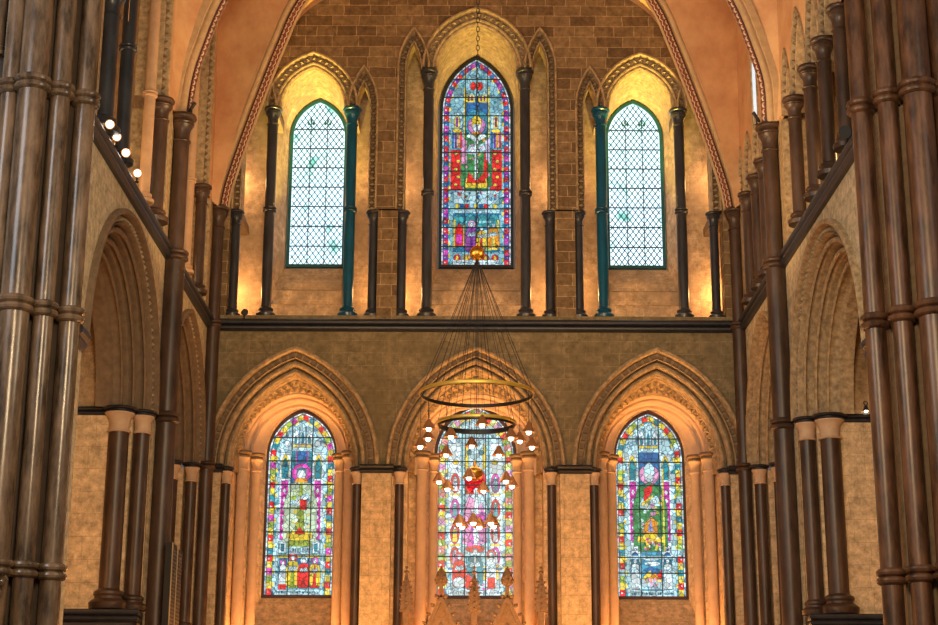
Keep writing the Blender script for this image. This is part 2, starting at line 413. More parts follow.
# ---- string courses and abaci (dark marble)
n_trim = [0]
def trim(mb, mat=None, smooth=True):
    n_trim[0] += 1
    return struct('trim_%d' % n_trim[0], mb, mat or M['string'], smooth)
def string_prof(z0, z1, pr):    # list (out, z)
    h = z1 - z0
    return [(0, z0), (pr * .5, z0)] + [(pr * .55 + pr * .35 * math.cos(a), z0 + h * .25 + h * .18 * math.sin(a)) for a in (-1.2, -.5, .2, .9)] + \
        [(pr * .45, z0 + h * .48)] + [(pr * .6 + pr * .4 * math.cos(a), z0 + h * .74 + h * .24 * math.sin(a)) for a in (-1.3, -.6, 0, .6, 1.3)] + [(0, z1)]
PR = string_prof(9.27, 9.50, .13)
mb = MB(); mb.loft([[(-5.0, -o, z), (5.0, -o, z)] for o, z in PR]); trim(mb)
for s in (-1, 1):
    mb = MB(); mb.loft([[(s * (5.0 - o), 0, z), (s * (5.0 - o), -10.2, z)] for o, z in PR]); trim(mb)
# ---- upper front wall with arcade openings
UC = dict(cx=0, tall=.94, zt=14.62, A=Arch(0, 1.09, 1.28, 14.62), nar=[(-1.21, .345, .88, 14.62), (1.21, .345, .88, 14.62)], short=1.44)
CAPS = 11.69; CAPT = 13.80
archs = [('C', Arch(0, 1.08, 1.29, 14.62), .30)]
for s in (-1, 1):
    archs.append(('S', Arch(s * 3.205, .90, 1.15, CAPT), .28))
nar = []
for s in (-1, 1):
    # (arch, side of long leg)
    nar.append(Arch(s * 1.24, .32, .88, 14.62, *((CAPS, 14.62) if s < 0 else (14.62, CAPS))))
    nar.append(Arch(s * 2.21, .30, .88, CAPT, *((CAPT, CAPS) if s < 0 else (CAPS, CAPT))))
    nar.append(Arch(s * 4.29, .40, .88, CAPT, *((CAPS, CAPT) if s < 0 else (CAPT, CAPS))))
ZT = 18.4
mb = MB()
def upper_front(mb, d):
    ops = [(a, -.03, CAPS) for _, a, _ in archs] + [(a, -.03, CAPS) for a in nar]
    tile(mb, -5.3, 5.3, CAPS, ZT, ops, front, d)
upper_front(mb, 0); upper_front(mb, .45)
# remove the plain band below openings: rebuild piers explicitly
mb2 = MB()
for s in (-1, 1):
    for x0, x1 in ((1.50, 1.88), (4.70, 5.3)):
        xa, xb = sorted((s * x0, s * x1)); mb2.box(xa, 0.0, 9.5, xb, .45, CAPS)
struct('wall_front_upper', mb, M['wall_up'])
struct('wall_front_gallery_pier', mb2, M['wall_up'])
mb = MB(); mb.box(-5.3, -.02, 9.48, 5.3, 2.1, 9.58); mb.box(-5.3, .0, 9.28, 5.3, .25, 9.5)
struct('wall_front_ledge', mb, M['wall_low'])
# lintels running back from each capital to the outer wall
mb = MB()
for s in (-1, 1):
    for x, z, ww in ((1.50, CAPS, .13), (1.93, CAPS, .11), (4.62, CAPS, .13)):
        xa, xb = sorted((s * (x - ww), s * (x + ww))); mb.box(xa, .12, z - .17, xb, 1.1, z)
    for x, z in ((.94, 14.62), (2.44, CAPT), (3.97, CAPT)):
        xa, xb = sorted((s * (x - .1), s * (x + .1))); mb.box(xa, .12, z - .12, xb, 1.1, z + .12)
    for x0, x1, z in ((1.5, 1.93, CAPS),):
        xa, xb = sorted((s * x0, s * x1)); mb.box(xa, .0, z - .02, xb, .45, z + .01)
trim(mb, M['buff_dark'], False)
# outer wall of the gallery passage
EMB = [Arch(0, .90, 1.27, 14.45, 10.05)] + [Arch(s * 3.22, .80, 1.08, 13.85, 10.05) for s in (-1, 1)]
GL = [Arch(0, .735, 1.20, 14.46, 11.10)] + [Arch(s * 3.23, .56, .80, 13.88, 11.08) for s in (-1, 1)]
mb = MB()
tile(mb, -5.3, 5.3, 9.58, ZT, [(e, 0, 10.05) for e in EMB], front, 1.1)
for e, g in zip(EMB, GL):
    e2 = Arch(e.cx, e.a - .03, e.h - .03, e.z0, 10.05)
    g2 = Arch(g.cx, g.a + .05, g.h + .05, g.z0, 11.03)
    c0 = [front(x, 1.1, z) for x, z in e.pts()]; c1 = [front(x, 1.72, z) for x, z in g2.pts()]; c2 = [front(x, 2.1, z) for x, z in g2.pts()]
    mb.loft([c0, c1, c2])
    w0, w1 = e.a, g2.a
    st = [(1.1, 10.05, 0), (1.1, 10.10, 0), (1.22, 10.16, .2), (1.22, 10.42, .2), (1.34, 10.48, .4), (1.34, 10.60, .4), (1.66, 10.98, .9), (1.72, 11.03, 1), (2.1, 11.03, 1)]
    mb.loft([[(e.cx - (w0 + (w1 - w0) * t), y, z), (e.cx + (w0 + (w1 - w0) * t), y, z)] for y, z, t in st])
struct('wall_front_passage', mb, M['passage'])
mb = MB(); mb.box(-5.3, .0, 16.3, 5.3, 1.15, 16.4); struct('ceiling_passage', mb, M['plaster'])

# ------------------------------------------------------------------ arches as things
def obj_arch(label, cat, loc, parts, group=None, name='pointed_arch'):
    r = empty(name, loc, label, cat, group)
    for nm, m_, mat in parts: obj(nm, m_, mat, r)
    return r
P_OUT = [(0, .03), (0, -.08), (-.025, -.11), (-.065, -.105), (-.085, -.06), (-.10, .04), (-.19, .04), (-.20, -.02), (-.215, -.01), (-.22, .14), (-.25, .15)][::1] + [(-.255, .06)] + roll((-.295, .05), .042, PI * .95, PI * 2.05) + \
    [(-.34, .12), (-.345, .24), (-.375, .25), (-.38, .17)] + roll((-.415, .16), .035, PI * .95, PI * 2.05) + [(-.455, .22), (-.46, .30), (-.48, .31)]
names3 = ['left', 'middle', 'right']
for l, nm in zip(LOW, names3):
    cx = l['cx']; o = l['o']; dj = l['j'] - l['a']
    k = (-dj) / .48
    prof = [(dr * k, d) for dr, d in P_OUT] + [(dj, .34)]
    m1 = MB(); sweep(m1, o, prof)
    m1.loft([[front(x, .34, z) for x, z in Arch(o.cx, o.a, o.h, o.z0, 6.7).pts(dj)], [front(x, .72, z) for x, z in l['i'].pts(.0)]])
    m2 = MB(); billets(m2, o, -.15 * k, .03, .10)
    i = l['i']
    pin = [(0, .72)] + roll((-.025, .75), .028, PI, PI * 2.2, 6) + [(-.05, .82), (-.05, .94)] + roll((-.085, .97), .035, PI, PI * 2.1, 6) + [(-.12, 1.05), (-.13, 1.2)]
    m3 = MB(); sweep(m3, i, pin)
    m3.loft([[front(x, 1.2, z) for x, z in i.pts(-.13)], [front(x, 1.21, z) for x, z in i.pts(-.09)], [front(x, 1.27, z) for x, z in i.pts(-.09)], [front(x, 1.28, z) for x, z in i.pts(-.165)], [front(x, 1.36, z) for x, z in i.pts(-.175)], [front(x, 1.72, z) for x, z in Arch(cx, l['ww'] + .02, l['w'].h + .02, 7.25, 6.7).pts()]])
    m4 = MB(); 
    co_ = Arch(o.cx, o.a, o.h, o.z0, 6.7).pts(dj); ci_ = i.pts(0)
    for q_, yy_ in enumerate((.43, .60)):
        t_ = (yy_ - .34) / .38
        for x, z, tx, tz in along([(x0 + (x1 - x0) * t_, z0 + (z1 - z0) * t_) for (x0, z0), (x1, z1) in zip(co_, ci_)][2:-2], .135):
            ring = []
            for kk_ in range(8):
                a_ = kk_ * PI / 4 + q_ * .4; r_ = .095 if kk_ % 2 else .03
                ring.append((x + tx * r_ * math.cos(a_), yy_ + r_ * math.sin(a_), z + tz * r_ * math.cos(a_)))
            m4.add(ring + [(x + tz * .085, yy_ - .02, z - tx * .085)], [(kk_, (kk_ + 1) % 8, 8) for kk_ in range(8)])
    obj_arch(['broad moulded stone arch framing the left lower stained glass window', 'broad moulded stone arch behind the hanging ring chandelier', 'broad moulded stone arch framing the right lower stained glass window'][names3.index(nm)],
             'arch', (cx, 0, ZI), [('archivolt', m1, M['buff']), ('billet_moulding', m2, M['buff_dark']), ('inner_arch', m3, M['rose_stone']), ('foliate_moulding', m4, M['buff'])], 'broad arches of the lower front wall')

P_C = [(0, .03), (0, -.055), (-.02, -.075), (-.045, -.07), (-.055, -.02), (-.065, .08), (-.20, .10), (-.21, .03), (-.235, .04), (-.24, .09)] + roll((-.27, .11), .03, PI, PI * 2, 5) + [(-.30, .16), (-.30, .45), (-.30, 1.1)]
P_N = [(0, .03), (0, -.045), (-.015, -.06), (-.035, -.05), (-.045, -.01), (-.05, .09), (-.15, .10), (-.155, .03), (-.175, .03), (-.18, .10), (-.18, .45)]
lab = {'C': ['tall rounded arch with toothed moulding over the bishop window in the gallery'],
       'S': ['wide toothed gallery arch over the left diamond-paned window', 'wide toothed gallery arch over the right diamond-paned window']}
cnt = {'C': 0, 'S': 0}
for kd, a, t in archs:
    k = t / .30; prof = [(dr * k, d) for dr, d in P_C]
    m1 = MB(); sweep(m1, a, prof); m2 = MB(); dogtooth(m2, a, -.133 * k, .08, .13, hgt=.85)
    obj_arch(lab[kd][cnt[kd]], 'arch', (a.cx, 0, a.z0), [('archivolt', m1, M['buff']), ('dogtooth_moulding', m2, M['buff'])], 'wide arches of the front gallery', 'gallery_arch'); cnt[kd] += 1
nl = ['narrow lancet arch left of the bishop window with a long toothed jamb', 'narrow lancet arch on the right side of the left diamond-paned window', 'narrow lancet arch left of the left diamond-paned window, half behind the vault rib',
      'narrow lancet arch right of the bishop window with a long toothed jamb', 'narrow lancet arch on the left side of the right diamond-paned window', 'narrow lancet arch right of the right diamond-paned window, half behind the vault rib']
for a, lb in zip(nar, nl):
    m1 = MB(); sweep(m1, a, P_N); m2 = MB(); dogtooth(m2, a, -.10, .08, .12, hgt=.85)
    obj_arch(lb, 'arch', (a.cx, 0, a.z0), [('archivolt', m1, M['buff']), ('dogtooth_moulding', m2, M['buff_dark'])], 'narrow lancet arches of the front gallery', 'lancet_arch')

# ------------------------------------------------------------------ columns
def ring_prof(r, z, h=.09):
    pr = []
    for c in (z - h * .28, z + h * .28):
        pr += [(r * 1.0 + h * .02, c - h * .3)] + [(r + h * .32 * math.cos(a) + .002, c + h * .27 * math.sin(a)) for a in (-1.2, -.6, 0, .6, 1.2)] + [(r + h * .02, c + h * .3)]
    return pr
def cap_prof(r, z0, h, k=1.75):
    return [(r, z0), (r * 1.12, z0 + h * .01), (r * 1.2, z0 + h * .04), (r * 1.12, z0 + h * .08), (r * 1.0, z0 + h * .09), (r * .99, z0 + h * .30), (r * 1.04, z0 + h * .44), (r * 1.16, z0 + h * .56), (r * 1.34, z0 + h * .65), (r * 1.46, z0 + h * .69), (r * 1.46, z0 + h * .73), (r * 1.25, z0 + h * .74)]
def abac_prof(r, z0, h, k=1.75):
    return [(r * 1.25, z0), (r * 1.42, z0 + h * .04), (r * 1.52, z0 + h * .14), (r * 1.50, z0 + h * .26), (r * 1.36, z0 + h * .34), (r * 1.36, z0 + h * .44), (r * 1.56, z0 + h * .50), (r * 1.74, z0 + h * .60), (r * 1.80, z0 + h * .72), (r * 1.76, z0 + h * .86), (r * 1.66, z0 + h), (0.0001, z0 + h)]
def base_prof(r, h):
    return [(r * 1.75, 0), (r * 1.8, h * .12), (r * 1.85, h * .3), (r * 1.65, h * .42), (r * 1.35, h * .5), (r * 1.3, h * .62), (r * 1.45, h * .72), (r * 1.4, h * .85), (r * 1.1, h * .95), (r, h)]
def column(name, loc, ztop, r, mats, label, cat='column', group=None, ring=None, base=True, cap=True, caph=None, seg=20, abh=None):
    """mats: shaft, capital, abacus, base"""
    H = ztop - loc[2]; root = empty(name, loc, label, cat, group)
    caph = (caph or r * 2.6) * 1.12; bh = r * 1.9 if base else 0; tot = caph + r * .75
    abh = abh or (tot * .36); hb = (tot - abh) / .72
    m_ = MB(); top = H - tot if cap else H
    m_.lathe([(r, bh), (r, top)], n=seg)
    def P(nm, mm, mt): obj(nm, mm, mt, root, off=(0, 0, 0))
    P('shaft', m_, mats[0])
    if base: m_ = MB(); m_.lathe(base_prof(r, bh), n=seg); P('base', m_, mats[3])
    if cap:
        m_ = MB(); m_.lathe(cap_prof(r, top, hb), n=seg); P('capital', m_, mats[1])
        m_ = MB(); m_.lathe(abac_prof(r, H - abh, abh), n=seg); P('abacus', m_, mats[2])
    for z in (ring or []):
        m_ = MB(); m_.lathe(ring_prof(r, z - loc[2], max(.09, r * .95)), n=seg); P('shaft_ring', m_, mats[4] if len(mats) > 4 else mats[2])
    return root
U = (M['marble_up'],) * 5; T = (M['marble_glare'],) * 4 + (M['marble_glare'],)
g_t = 'tall marble columns of the front gallery'; g_s = 'short marble columns of the front gallery'
ZG = 9.58
column('marble_column', (-.94, .13, ZG), 14.64, .10, U, 'tall dark column at the left edge of the bishop window', group=g_t, ring=[12.07], caph=.33)
column('marble_column', (.94, .13, ZG), 14.64, .10, U, 'tall dark column at the right edge of the bishop window', group=g_t, ring=[12.07], caph=.33)
column('marble_column', (-3.97, .13, ZG), 13.82, .10, U, 'tall dark column at the left edge of the left diamond-paned window', group=g_t, ring=[11.72], caph=.26)
column('marble_column', (-2.43, .13, ZG), 13.82, .105, T, 'tall column coloured blue-green with window glare at the right edge of the left diamond-paned window', group=g_t, ring=[11.72], caph=.26)
column('marble_column', (2.41, .13, ZG), 13.82, .105, T, 'tall column coloured blue-green with window glare at the left edge of the right diamond-paned window', group=g_t, ring=[11.72], caph=.26)
column('marble_column', (3.93, .13, ZG), 13.82, .10, U, 'tall dark column at the right edge of the right diamond-paned window', group=g_t, ring=[11.72], caph=.26)
for x, lb in ((-4.60, 'short dark column at the far left end of the front gallery'), (-1.97, 'short dark column on the left side of the wall strip left of the bishop window'),
              (-1.42, 'short dark column on the right side of the wall strip left of the bishop window'), (1.40, 'short dark column on the left side of the wall strip right of the bishop window'),
              (1.95, 'short dark column on the right side of the wall strip right of the bishop window'), (4.54, 'short dark column at the far right end of the front gallery')):
    column('marble_column', (x, .13, ZG), CAPS, .085, U, lb, group=g_s, caph=.20)

# lower jamb shafts
LM = (M['marble'], M['rose_stone'], M['string'], M['buff']); LI = (M['rose_stone'], M['rose_stone'], M['buff_dark'], M['rose_stone'])
rel = {0: 'left', 1: 'middle', 2: 'right'}
for n_, l in enumerate(LOW):
    for s in (-1, 1):
        sd = 'left' if s < 0 else 'right'
        column('marble_column', (l['cx'] + s * l['sh'], .11, 3.2), ZI - .005, .082, LM, 'dark shaft with pale capital on the %s jamb of the %s lower arch' % (sd, rel[n_]), group='dark shafts of the lower front arches', caph=.22, abh=.085)
        column('stone_column', (l['cx'] + s * 1.01, .80, 3.2), 7.15, .098, LI, 'outer pale stone jamb shaft on the %s side of the %s lower window' % (sd, rel[n_]), group='pale jamb shafts of the lower windows', caph=.26)
        column('stone_column', (l['cx'] + s * .79, 1.08, 3.2), 7.15, .085, LI, 'inner pale stone jamb shaft on the %s side of the %s lower window' % (sd, rel[n_]), group='pale jamb shafts of the lower windows', caph=.26)
# abacus bands over the piers
PA = [(0, 6.60), (.03, 6.61), (.07, 6.65), (.04, 6.67), (.08, 6.69), (.10, 6.72), (.08, 6.755), (0, 6.76)]
mb = MB()
for s in (-1, 1):
    for x0, x1 in ((1.50, 2.12), (4.62, 5.0)):
        mb.loft([[(s * x0, .2, z), (s * x0, -o, z), (s * x1, -o, z), (s * x1, .2, z)] for o, z in PA])
        mb.add([(s * x0, .2, 6.76), (s * x0, 0, 6.76), (s * x1, 0, 6.76), (s * x1, .2, 6.76)], [(0, 1, 2, 3)])
trim(mb)

# ================================================================== SIDE WALLS
YB = {-1: -4.40, 1: -4.08}
sname = {-1: 'left', 1: 'right'}
for s in (-1, 1):
    mp = side(s); yb = YB[s]; sd = sname[s]
    an = Arch(yb - .33 - 2.38, 2.38, 2.42, 6.68)
    af = Arch(-2.15, 1.93, 2.42, 6.68)
    mb = MB()
    tile(mb, -9.95, 0, 6.6, 9.3, [(an, -.06, 6.6), (af, -.06, 6.6)], mp, 0)
    # wall below impost: solid strips
    for u0, u1 in ((-9.95, an.cx - 2.38 + .06), (an.cx + 2.38 - .06, af.cx - 1.93 + .06), (af.cx + 1.93 - .06, 0)):
        for dd in (0,):
            mb.add([mp(u0, dd, 0), mp(u1, dd, 0), mp(u1, dd, 6.6), mp(u0, dd, 6.6)], [(0, 1, 2, 3)])
    struct('wall_%s' % sd, mb, M['wall_side'])
    mb = MB()      # stepped far jambs, blocks behind the arch shafts
    for A_ in (an, af):
        f = A_.cx + A_.a
        mb.prism([(s * (5 + d), u) for d, u in ((0.012, f - .04), (.012, f + .3), (1.6, f + .3), (1.6, f - .45), (.56, f - .45), (.56, f - .28), (.25, f - .28), (.25, f - .04))], 0, 6.6)
        g = A_.cx - A_.a
        mb.prism([(s * (5 + d), u) for d, u in ((0.012, g + .04), (.012, g - .25), (1.6, g - .25), (1.6, g + .45), (.56, g + .45), (.56, g + .28), (.25, g + .28), (.25, g + .04))], 0, 6.6)
    struct('wall_%s_jamb' % sd, mb, M['pier_stone'])
    mb = MB()      # wall seen through the near arch, and far side of the aisle
    f = an.cx + an.a - .41
    mb.add([(s * 5.5, f, 0), (s * 9.5, f, 0), (s * 9.5, f, 9.6), (s * 5.5, f, 9.6)], [(0, 1, 2, 3)])
    mb.add([(s * 9.0, f, 0), (s * 9.0, -10.5, 0), (s * 9.0, -10.5, 9.6), (s * 9.0, f, 9.6)], [(0, 1, 2, 3)])
    mb.add([(s * 5.0, f, 9.28), (s * 9.5, f, 9.28), (s * 9.5, -10.5, 9.28), (s * 5.0, -10.5, 9.28)], [(0, 1, 2, 3)])
    f2 = af.cx + af.a - .41
    mb.add([(s * 6.3, 0, 0), (s * 6.3, yb, 0), (s * 6.3, yb, 9.6), (s * 6.3, 0, 9.6)], [(0, 1, 2, 3)])
    mb.add([(s * 5.5, f2, 0), (s * 6.4, f2, 0), (s * 6.4, f2, 9.6), (s * 5.5, f2, 9.6)], [(0, 1, 2, 3)])
    struct('wall_aisle_%s' % sd, mb, M['wall_plaster'])
    mb = MB()
    mb.loft([[(s * 5.55, f - o, z), (s * 9.0, f - o, z)] for o, z in string_prof(6.58, 6.72, .08)])
    mb.loft([[(s * 4.98, f + .4, z), (s * (4.98 - o), f - .3 - o, z), (s * 9.0, f - .3 - o, z)] for o, z in string_prof(3.48, 3.66, .10)])
    mb.add([(s * 4.98, f + .4, 3.66), (s * 4.98, f - .3, 3.66), (s * 9.0, f - .3, 3.66), (s * 9.0, f + .4, 3.66)], [(0, 1, 2, 3)])
    mb.box(min(s * 5.0, s * 9), f - .3, 0, max(s * 5.0, s * 9), f + .1, 3.5)
    trim(mb)
    # arches
    for A_, nm, tot in ((an, 'near', .62), (af, 'far', .55)):
        kk = tot / .62
        prof = [(0, .03), (0, -.08), (-.03, -.11), (-.07, -.10), (-.085, -.04), (-.095, .05), (-.195, .06), (-.20, -.01), (-.215, .02), (-.22, .20), (-.25, .21), (-.255, .12)] + roll((-.295, .11), .04, PI, PI * 2.1) + [(-.34, .18), (-.345, .38), (-.385, .40), (-.39, .29)] + \
            roll((-.43, .28), .04, PI, PI * 2.1) + [(-.475, .36), (-.48, .56), (-.52, .58), (-.525, .47)] + roll((-.555, .46), .035, PI, PI * 2.1) + [(-.56, .6), (-.62, .66), (-.62, .9)]
        prof = [(dr * kk, d * .85) for dr, d in prof]
        m1 = MB(); sweep(m1, A_, prof, mp); m2 = MB(); dogtooth(m2, A_, -.145 * kk, .04, .11, mp, .7)
        obj_arch('%s arch on the %s side wall, %s' % ('wide moulded stone' if nm == 'near' else 'narrow-looking moulded stone', sd, 'beside the clustered pier' if nm == 'near' else 'nearest the front wall'),
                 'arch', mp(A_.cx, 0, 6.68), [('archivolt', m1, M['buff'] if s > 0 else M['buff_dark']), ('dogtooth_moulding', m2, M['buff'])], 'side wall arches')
        f = A_.cx + A_.a
        wh = ('under the wide arch of the %s wall' % sd) if nm == 'near' else ('under the corner arch of the %s wall' % sd)
        SM = (M['marble'], M['rose_stone'], M['string'], M['marble'])
        r1, r2_ = (.12, .155) if nm == 'near' else (.10, .10)
        column('marble_column', mp(f - .17, .12, 3.68), 6.70, r1, SM, 'pale-capped dark shaft, the front one of two ' + wh, group='dark shafts of the side arches', caph=.24, abh=.09)
        column('marble_column', mp(f - .42, .42, 3.68), 6.70, r2_, SM, 'pale-capped dark shaft, the rear one of two ' + wh, group='dark shafts of the side arches', caph=.24, abh=.09)
    # corbel at the near foot
    mb = MB(); g = an.cx - an.a; P_ = [(.02, 6.5), (.05, 6.52), (.10, 6.6), (.07, 6.63), (.13, 6.67), (.15, 6.72), (.12, 6.76), (0, 6.77)]
    mb.loft([[mp(g - .34, .4, z), mp(g - .34, -o * .7, z), mp(g + .06, -o * .7, z), mp(g + .06, .4, z)] for o, z in P_]); trim(mb)
    # ---- wall shaft between bays and corner shaft, each rising into the vault
    column('wall_shaft', (s * 4.86, yb, 0), 9.34, .165, (M['marble'],) * 5, 'thick dark wall shaft between the two arches of the %s wall, below the gallery' % sd, 'column', 'vault shafts', ring=[9.36, 6.70], cap=False)
    column('wall_shaft', (s * 4.86, yb, 9.34), 11.78, .13, (M['marble'],) * 5, 'vault shaft with round capital standing before the %s gallery' % sd, 'column', 'vault shafts', base=False, caph=.34)
    column('wall_shaft', (s * 4.90, -.16, 0), 9.34, .13, (M['marble'],) * 5, 'dark shaft in the %s corner of the front wall, below the gallery' % sd, 'column', 'vault shafts', ring=[9.36, 6.70], cap=False)
    column('wall_shaft', (s * 4.90, -.16, 9.34), 11.66, .115, (M['marble'],) * 5, 'corner vault shaft with capital at the %s end of the front gallery' % sd, 'column', 'vault shafts', base=False, caph=.30)
    # ---- gallery: ledge, passage
    mb = MB(); mb.box(min(s * 4.99, s * 6.4), -10.2, 9.45, max(s * 4.99, s * 6.4), .0, 9.60); struct('wall_%s_ledge' % sd, mb, M['wall_side'])
    mb = MB(); mb.add([(s * 6.3, .4, 9.5), (s * 6.3, -10.6, 9.5), (s * 6.3, -10.6, ZT), (s * 6.3, .4, ZT)], [(0, 1, 2, 3)])
    mb.add([(s * 4.9, .5, 9.5), (s * 6.4, .5, 9.5), (s * 6.4, .5, ZT), (s * 4.9, .5, ZT)], [(0, 1, 2, 3)])
    struct('wall_%s_passage' % sd, mb, M['passage'] if s < 0 else M['wall_plaster'])
    mb = MB()
    # pilaster behind vault shaft
    mb.box(min(s * 4.99, s * 5.6), yb - .45, 9.6, max(s * 4.99, s * 5.6), yb + .30, 11.72)
    mb.box(min(s * 4.99, s * 5.6), -.55, 9.6, max(s * 4.99, s * 5.6), .2, 11.72)
    mb.box(min(s * 4.99, s * 5.6), -10.2, 9.6, max(s * 4.99, s * 5.6), -9.55, 11.72)
    struct('wall_%s_gallery_pier' % sd, mb, M['buff'])
    # upper wall
    mb = MB(); ops = []; al = []
    if s > 0:
        cols = [-5.38, -6.58, -7.54, -8.6]; edges = [-4.62] + cols
        far = [-.90, -1.83, -2.62]; fe = [-.32] + far
        for E in (edges, fe + [-3.75]):
            for a0, a1 in zip(E, E[1:]):
                a_ = Arch((a0 + a1) / 2, abs(a1 - a0) / 2 - .02, 1.05 + (.25 if E is edges and a1 < -6 else 0), 11.72); al.append(a_)
        ops = [(a, -.02, 11.7) for a in al]
        tile(mb, -10.3, .2, 11.7, ZT, ops, mp, 0)
        struct('wall_right_upper', mb, M['plaster'])
        wherelab = ['first', 'second', 'third', 'fourth', 'first', 'second', 'third', 'fourth']
        for k, a in enumerate(al):
            m1 = MB(); sweep(m1, a, [(0, .02), (0, -.03), (-.03, -.04), (-.035, .05), (-.04, .09), (-.13, .10), (-.135, .02), (-.15, .03), (-.15, .6)], mp); m2 = MB(); dogtooth(m2, a, -.085, .08, .13, mp, .85)
            lb = '%s pointed lancet from the %s in the right gallery' % (wherelab[k], 'vault capital towards the clustered pier' if k < 4 else 'front corner towards the vault capital')
            obj_arch(lb, 'arch', mp(a.cx, 0, a.z0), [('archivolt', m1, M['buff']), ('dogtooth_moulding', m2, M['buff_dark'])], 'lancets of the right gallery', 'lancet_arch')
        D = (M['marble'],) * 5
        for k, y in enumerate(cols):
            column('marble_column', (5.02, y, 9.60), 11.72, .105, D, '%s dark column of the right gallery from the vault shaft towards the clustered pier' % ['first', 'second', 'third', 'fourth'][k], group='columns of the right gallery', caph=.26)
        for k, y in enumerate(far):
            column('marble_column', (5.02, y, 9.60), 11.72, .10, D, '%s dark gallery column of the right wall, counted from the front corner' % ['first', 'second', 'third'][k], group='columns of the right gallery', caph=.26)
    else:
        cn = -7.1
        big = [Arch(cn, 1.0, 1.3, 14.62), Arch(cn + 1.42, .42, .9, 14.62, 14.62, 11.7), Arch(cn - 1.42, .42, .9, 14.62, 11.7, 14.62)]
        fb = [Arch(-1.82, .72, 1.0, 14.62, 14.62, 11.7), Arch(-3.2, .55, 1.0, 14.62)]
        al = big + fb
        tile(mb, -10.3, .2, 11.7, ZT, [(a, -.02, 11.7) for a in al], mp, 0)
        struct('wall_left_upper', mb, M['plaster'])
        for a, lb in zip(al, ['wide arch over the tall shafts of the left gallery', 'narrow lancet with toothed jamb beside the left vault rib', 'narrow lancet of the left gallery next to the clustered pier',
                              'lancet with toothed jamb of the left gallery next to the front corner', 'arch of the left gallery just behind the vault rib']):
            m1 = MB(); sweep(m1, a, P_N, mp); m2 = MB(); dogtooth(m2, a, -.10, .08, .13, mp, .85)
            obj_arch(lb, 'arch', mp(a.cx, 0, a.z0), [('archivolt', m1, M['buff']), ('dogtooth_moulding', m2, M['buff_dark'])], 'arches of the left gallery', 'lancet_arch')
        D = (M['marble_up'],) * 5; Ls = (M['light_shaft'],) * 5
        column('marble_column', (-5.02, -5.36, 9.6), 11.66, .115, (M['marble'],) * 5, 'short dark column behind the left vault shaft', group='columns of the left gallery', caph=.26)
        column('stone_column', (-5.02, -6.27, 9.6), 14.64, .085, Ls, 'tall pale orange stone column of the left gallery', group='columns of the left gallery', ring=[11.36], caph=.26)
        column('marble_column', (-5.02, -7.92, 9.6), 14.64, .10, D, 'tall dark column above the row of lit spotlights', group='columns of the left gallery', ring=[11.36], caph=.26)
        column('marble_column', (-5.02, -9.05, 9.6), 11.72, .125, D, 'short dark column with heavy capital beside the left clustered pier', group='columns of the left gallery', caph=.28)
        column('stone_column', (-5.02, -2.62, 9.6), 14.64, .085, Ls, 'tall pale stone column between the left vault shaft and the corner', group='columns of the left gallery', ring=[11.30], caph=.26)
        column('marble_column', (-5.02, -1.36, 9.6), 11.66, .10, (M['marble'],) * 5, 'short dark column of the left gallery nearest the front corner', group='columns of the left gallery', caph=.26)

# gallery beam, doorway and louvres in the side passages
mb = MB(); mb.box(-6.28, -9.6, 11.3, -6.1, -5.2, 11.62); mb.box(-6.2, -9.6, 11.62, -5.0, -9.3, 11.8); trim(mb, M['wood'], False)
mb = MB(); mb.box(-6.28, -5.95, 10.3, -6.24, -5.55, 11.05)
o = obj('window_7', mb, M['white_door']); tag(o, kind='structure')
r = empty('louvred_screen', (6.2, -8.8, 9.6), 'dark louvred screen with pale rails behind the right gallery columns', 'screen')
m_ = MB(); m_.box(6.2, -10.2, 9.6, 6.25, -6.6, 12.6); obj('panel', m_, M['wood'], r)
for z in (10.1, 10.75, 11.4, 12.05):
    m_ = MB(); m_.box(6.12, -10.2, z, 6.2, -6.6, z + .09); obj('rail', m_, M['pale_wood'], r)

# ---- crossing piers
def pier(s, spec, mat, label, stone):
    root = empty('clustered_pier', (s * 5.0, -10.7, 0), label, 'pier')
    m_ = MB(); m_.prism([(s * x, y) for x, y in ((4.98, -9.9), (4.92, -10.45), (5.05, -10.62), (5.26, -10.80), (5.6, -10.85), (5.72, -10.78), (6.2, -10.6), (6.2, -9.9))], 0, ZT)
    obj('core', m_, stone, root)
    for x, y, rr in spec:
        m_ = MB(); m_.lathe([(rr, 0), (rr, ZT)], (s * x, y, 0), 28); sh = obj('shaft', m_, mat, root)
        for z in (3.62, 6.66, 9.43):
            m_ = MB(); m_.lathe(ring_prof(rr, z, .17), (s * x, y, 0), 28); obj('shaft_ring', m_, mat, sh)
    return root
pl = pier(-1, [(4.88, -10.60, .125), (5.125, -10.86, .12), (5.41, -11.06, .175), (5.70, -10.96, .12)], M['pier_marble'], 'cluster of grey-brown marble shafts bound with rings at the left edge', M['pier_core_shade'])
pr_ = pier(1, [(4.76, -10.45, .125), (5.00, -10.78, .12), (5.30, -11.04, .175), (5.62, -10.98, .13)], M['pier_marble_red'], 'cluster of red-brown marble shafts bound with rings at the right edge', M['buff_dark'])
mb = MB(); mb.box(-14, -10.6, 0, -5.55, -10.3, ZT)
struct('wall_transept_left', mb, M['transept'])
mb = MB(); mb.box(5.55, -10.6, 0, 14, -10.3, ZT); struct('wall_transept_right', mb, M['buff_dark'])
mb = MB(); mb.loft([[(-5.6, -10.6 - o, z), (-12, -10.6 - o, z)] for o, z in string_prof(9.32, 9.52, .12)])
mb.loft([[(5.6, -10.6 - o, z), (12, -10.6 - o, z)] for o, z in string_prof(9.32, 9.52, .12)]); trim(mb, M['pier_marble'])
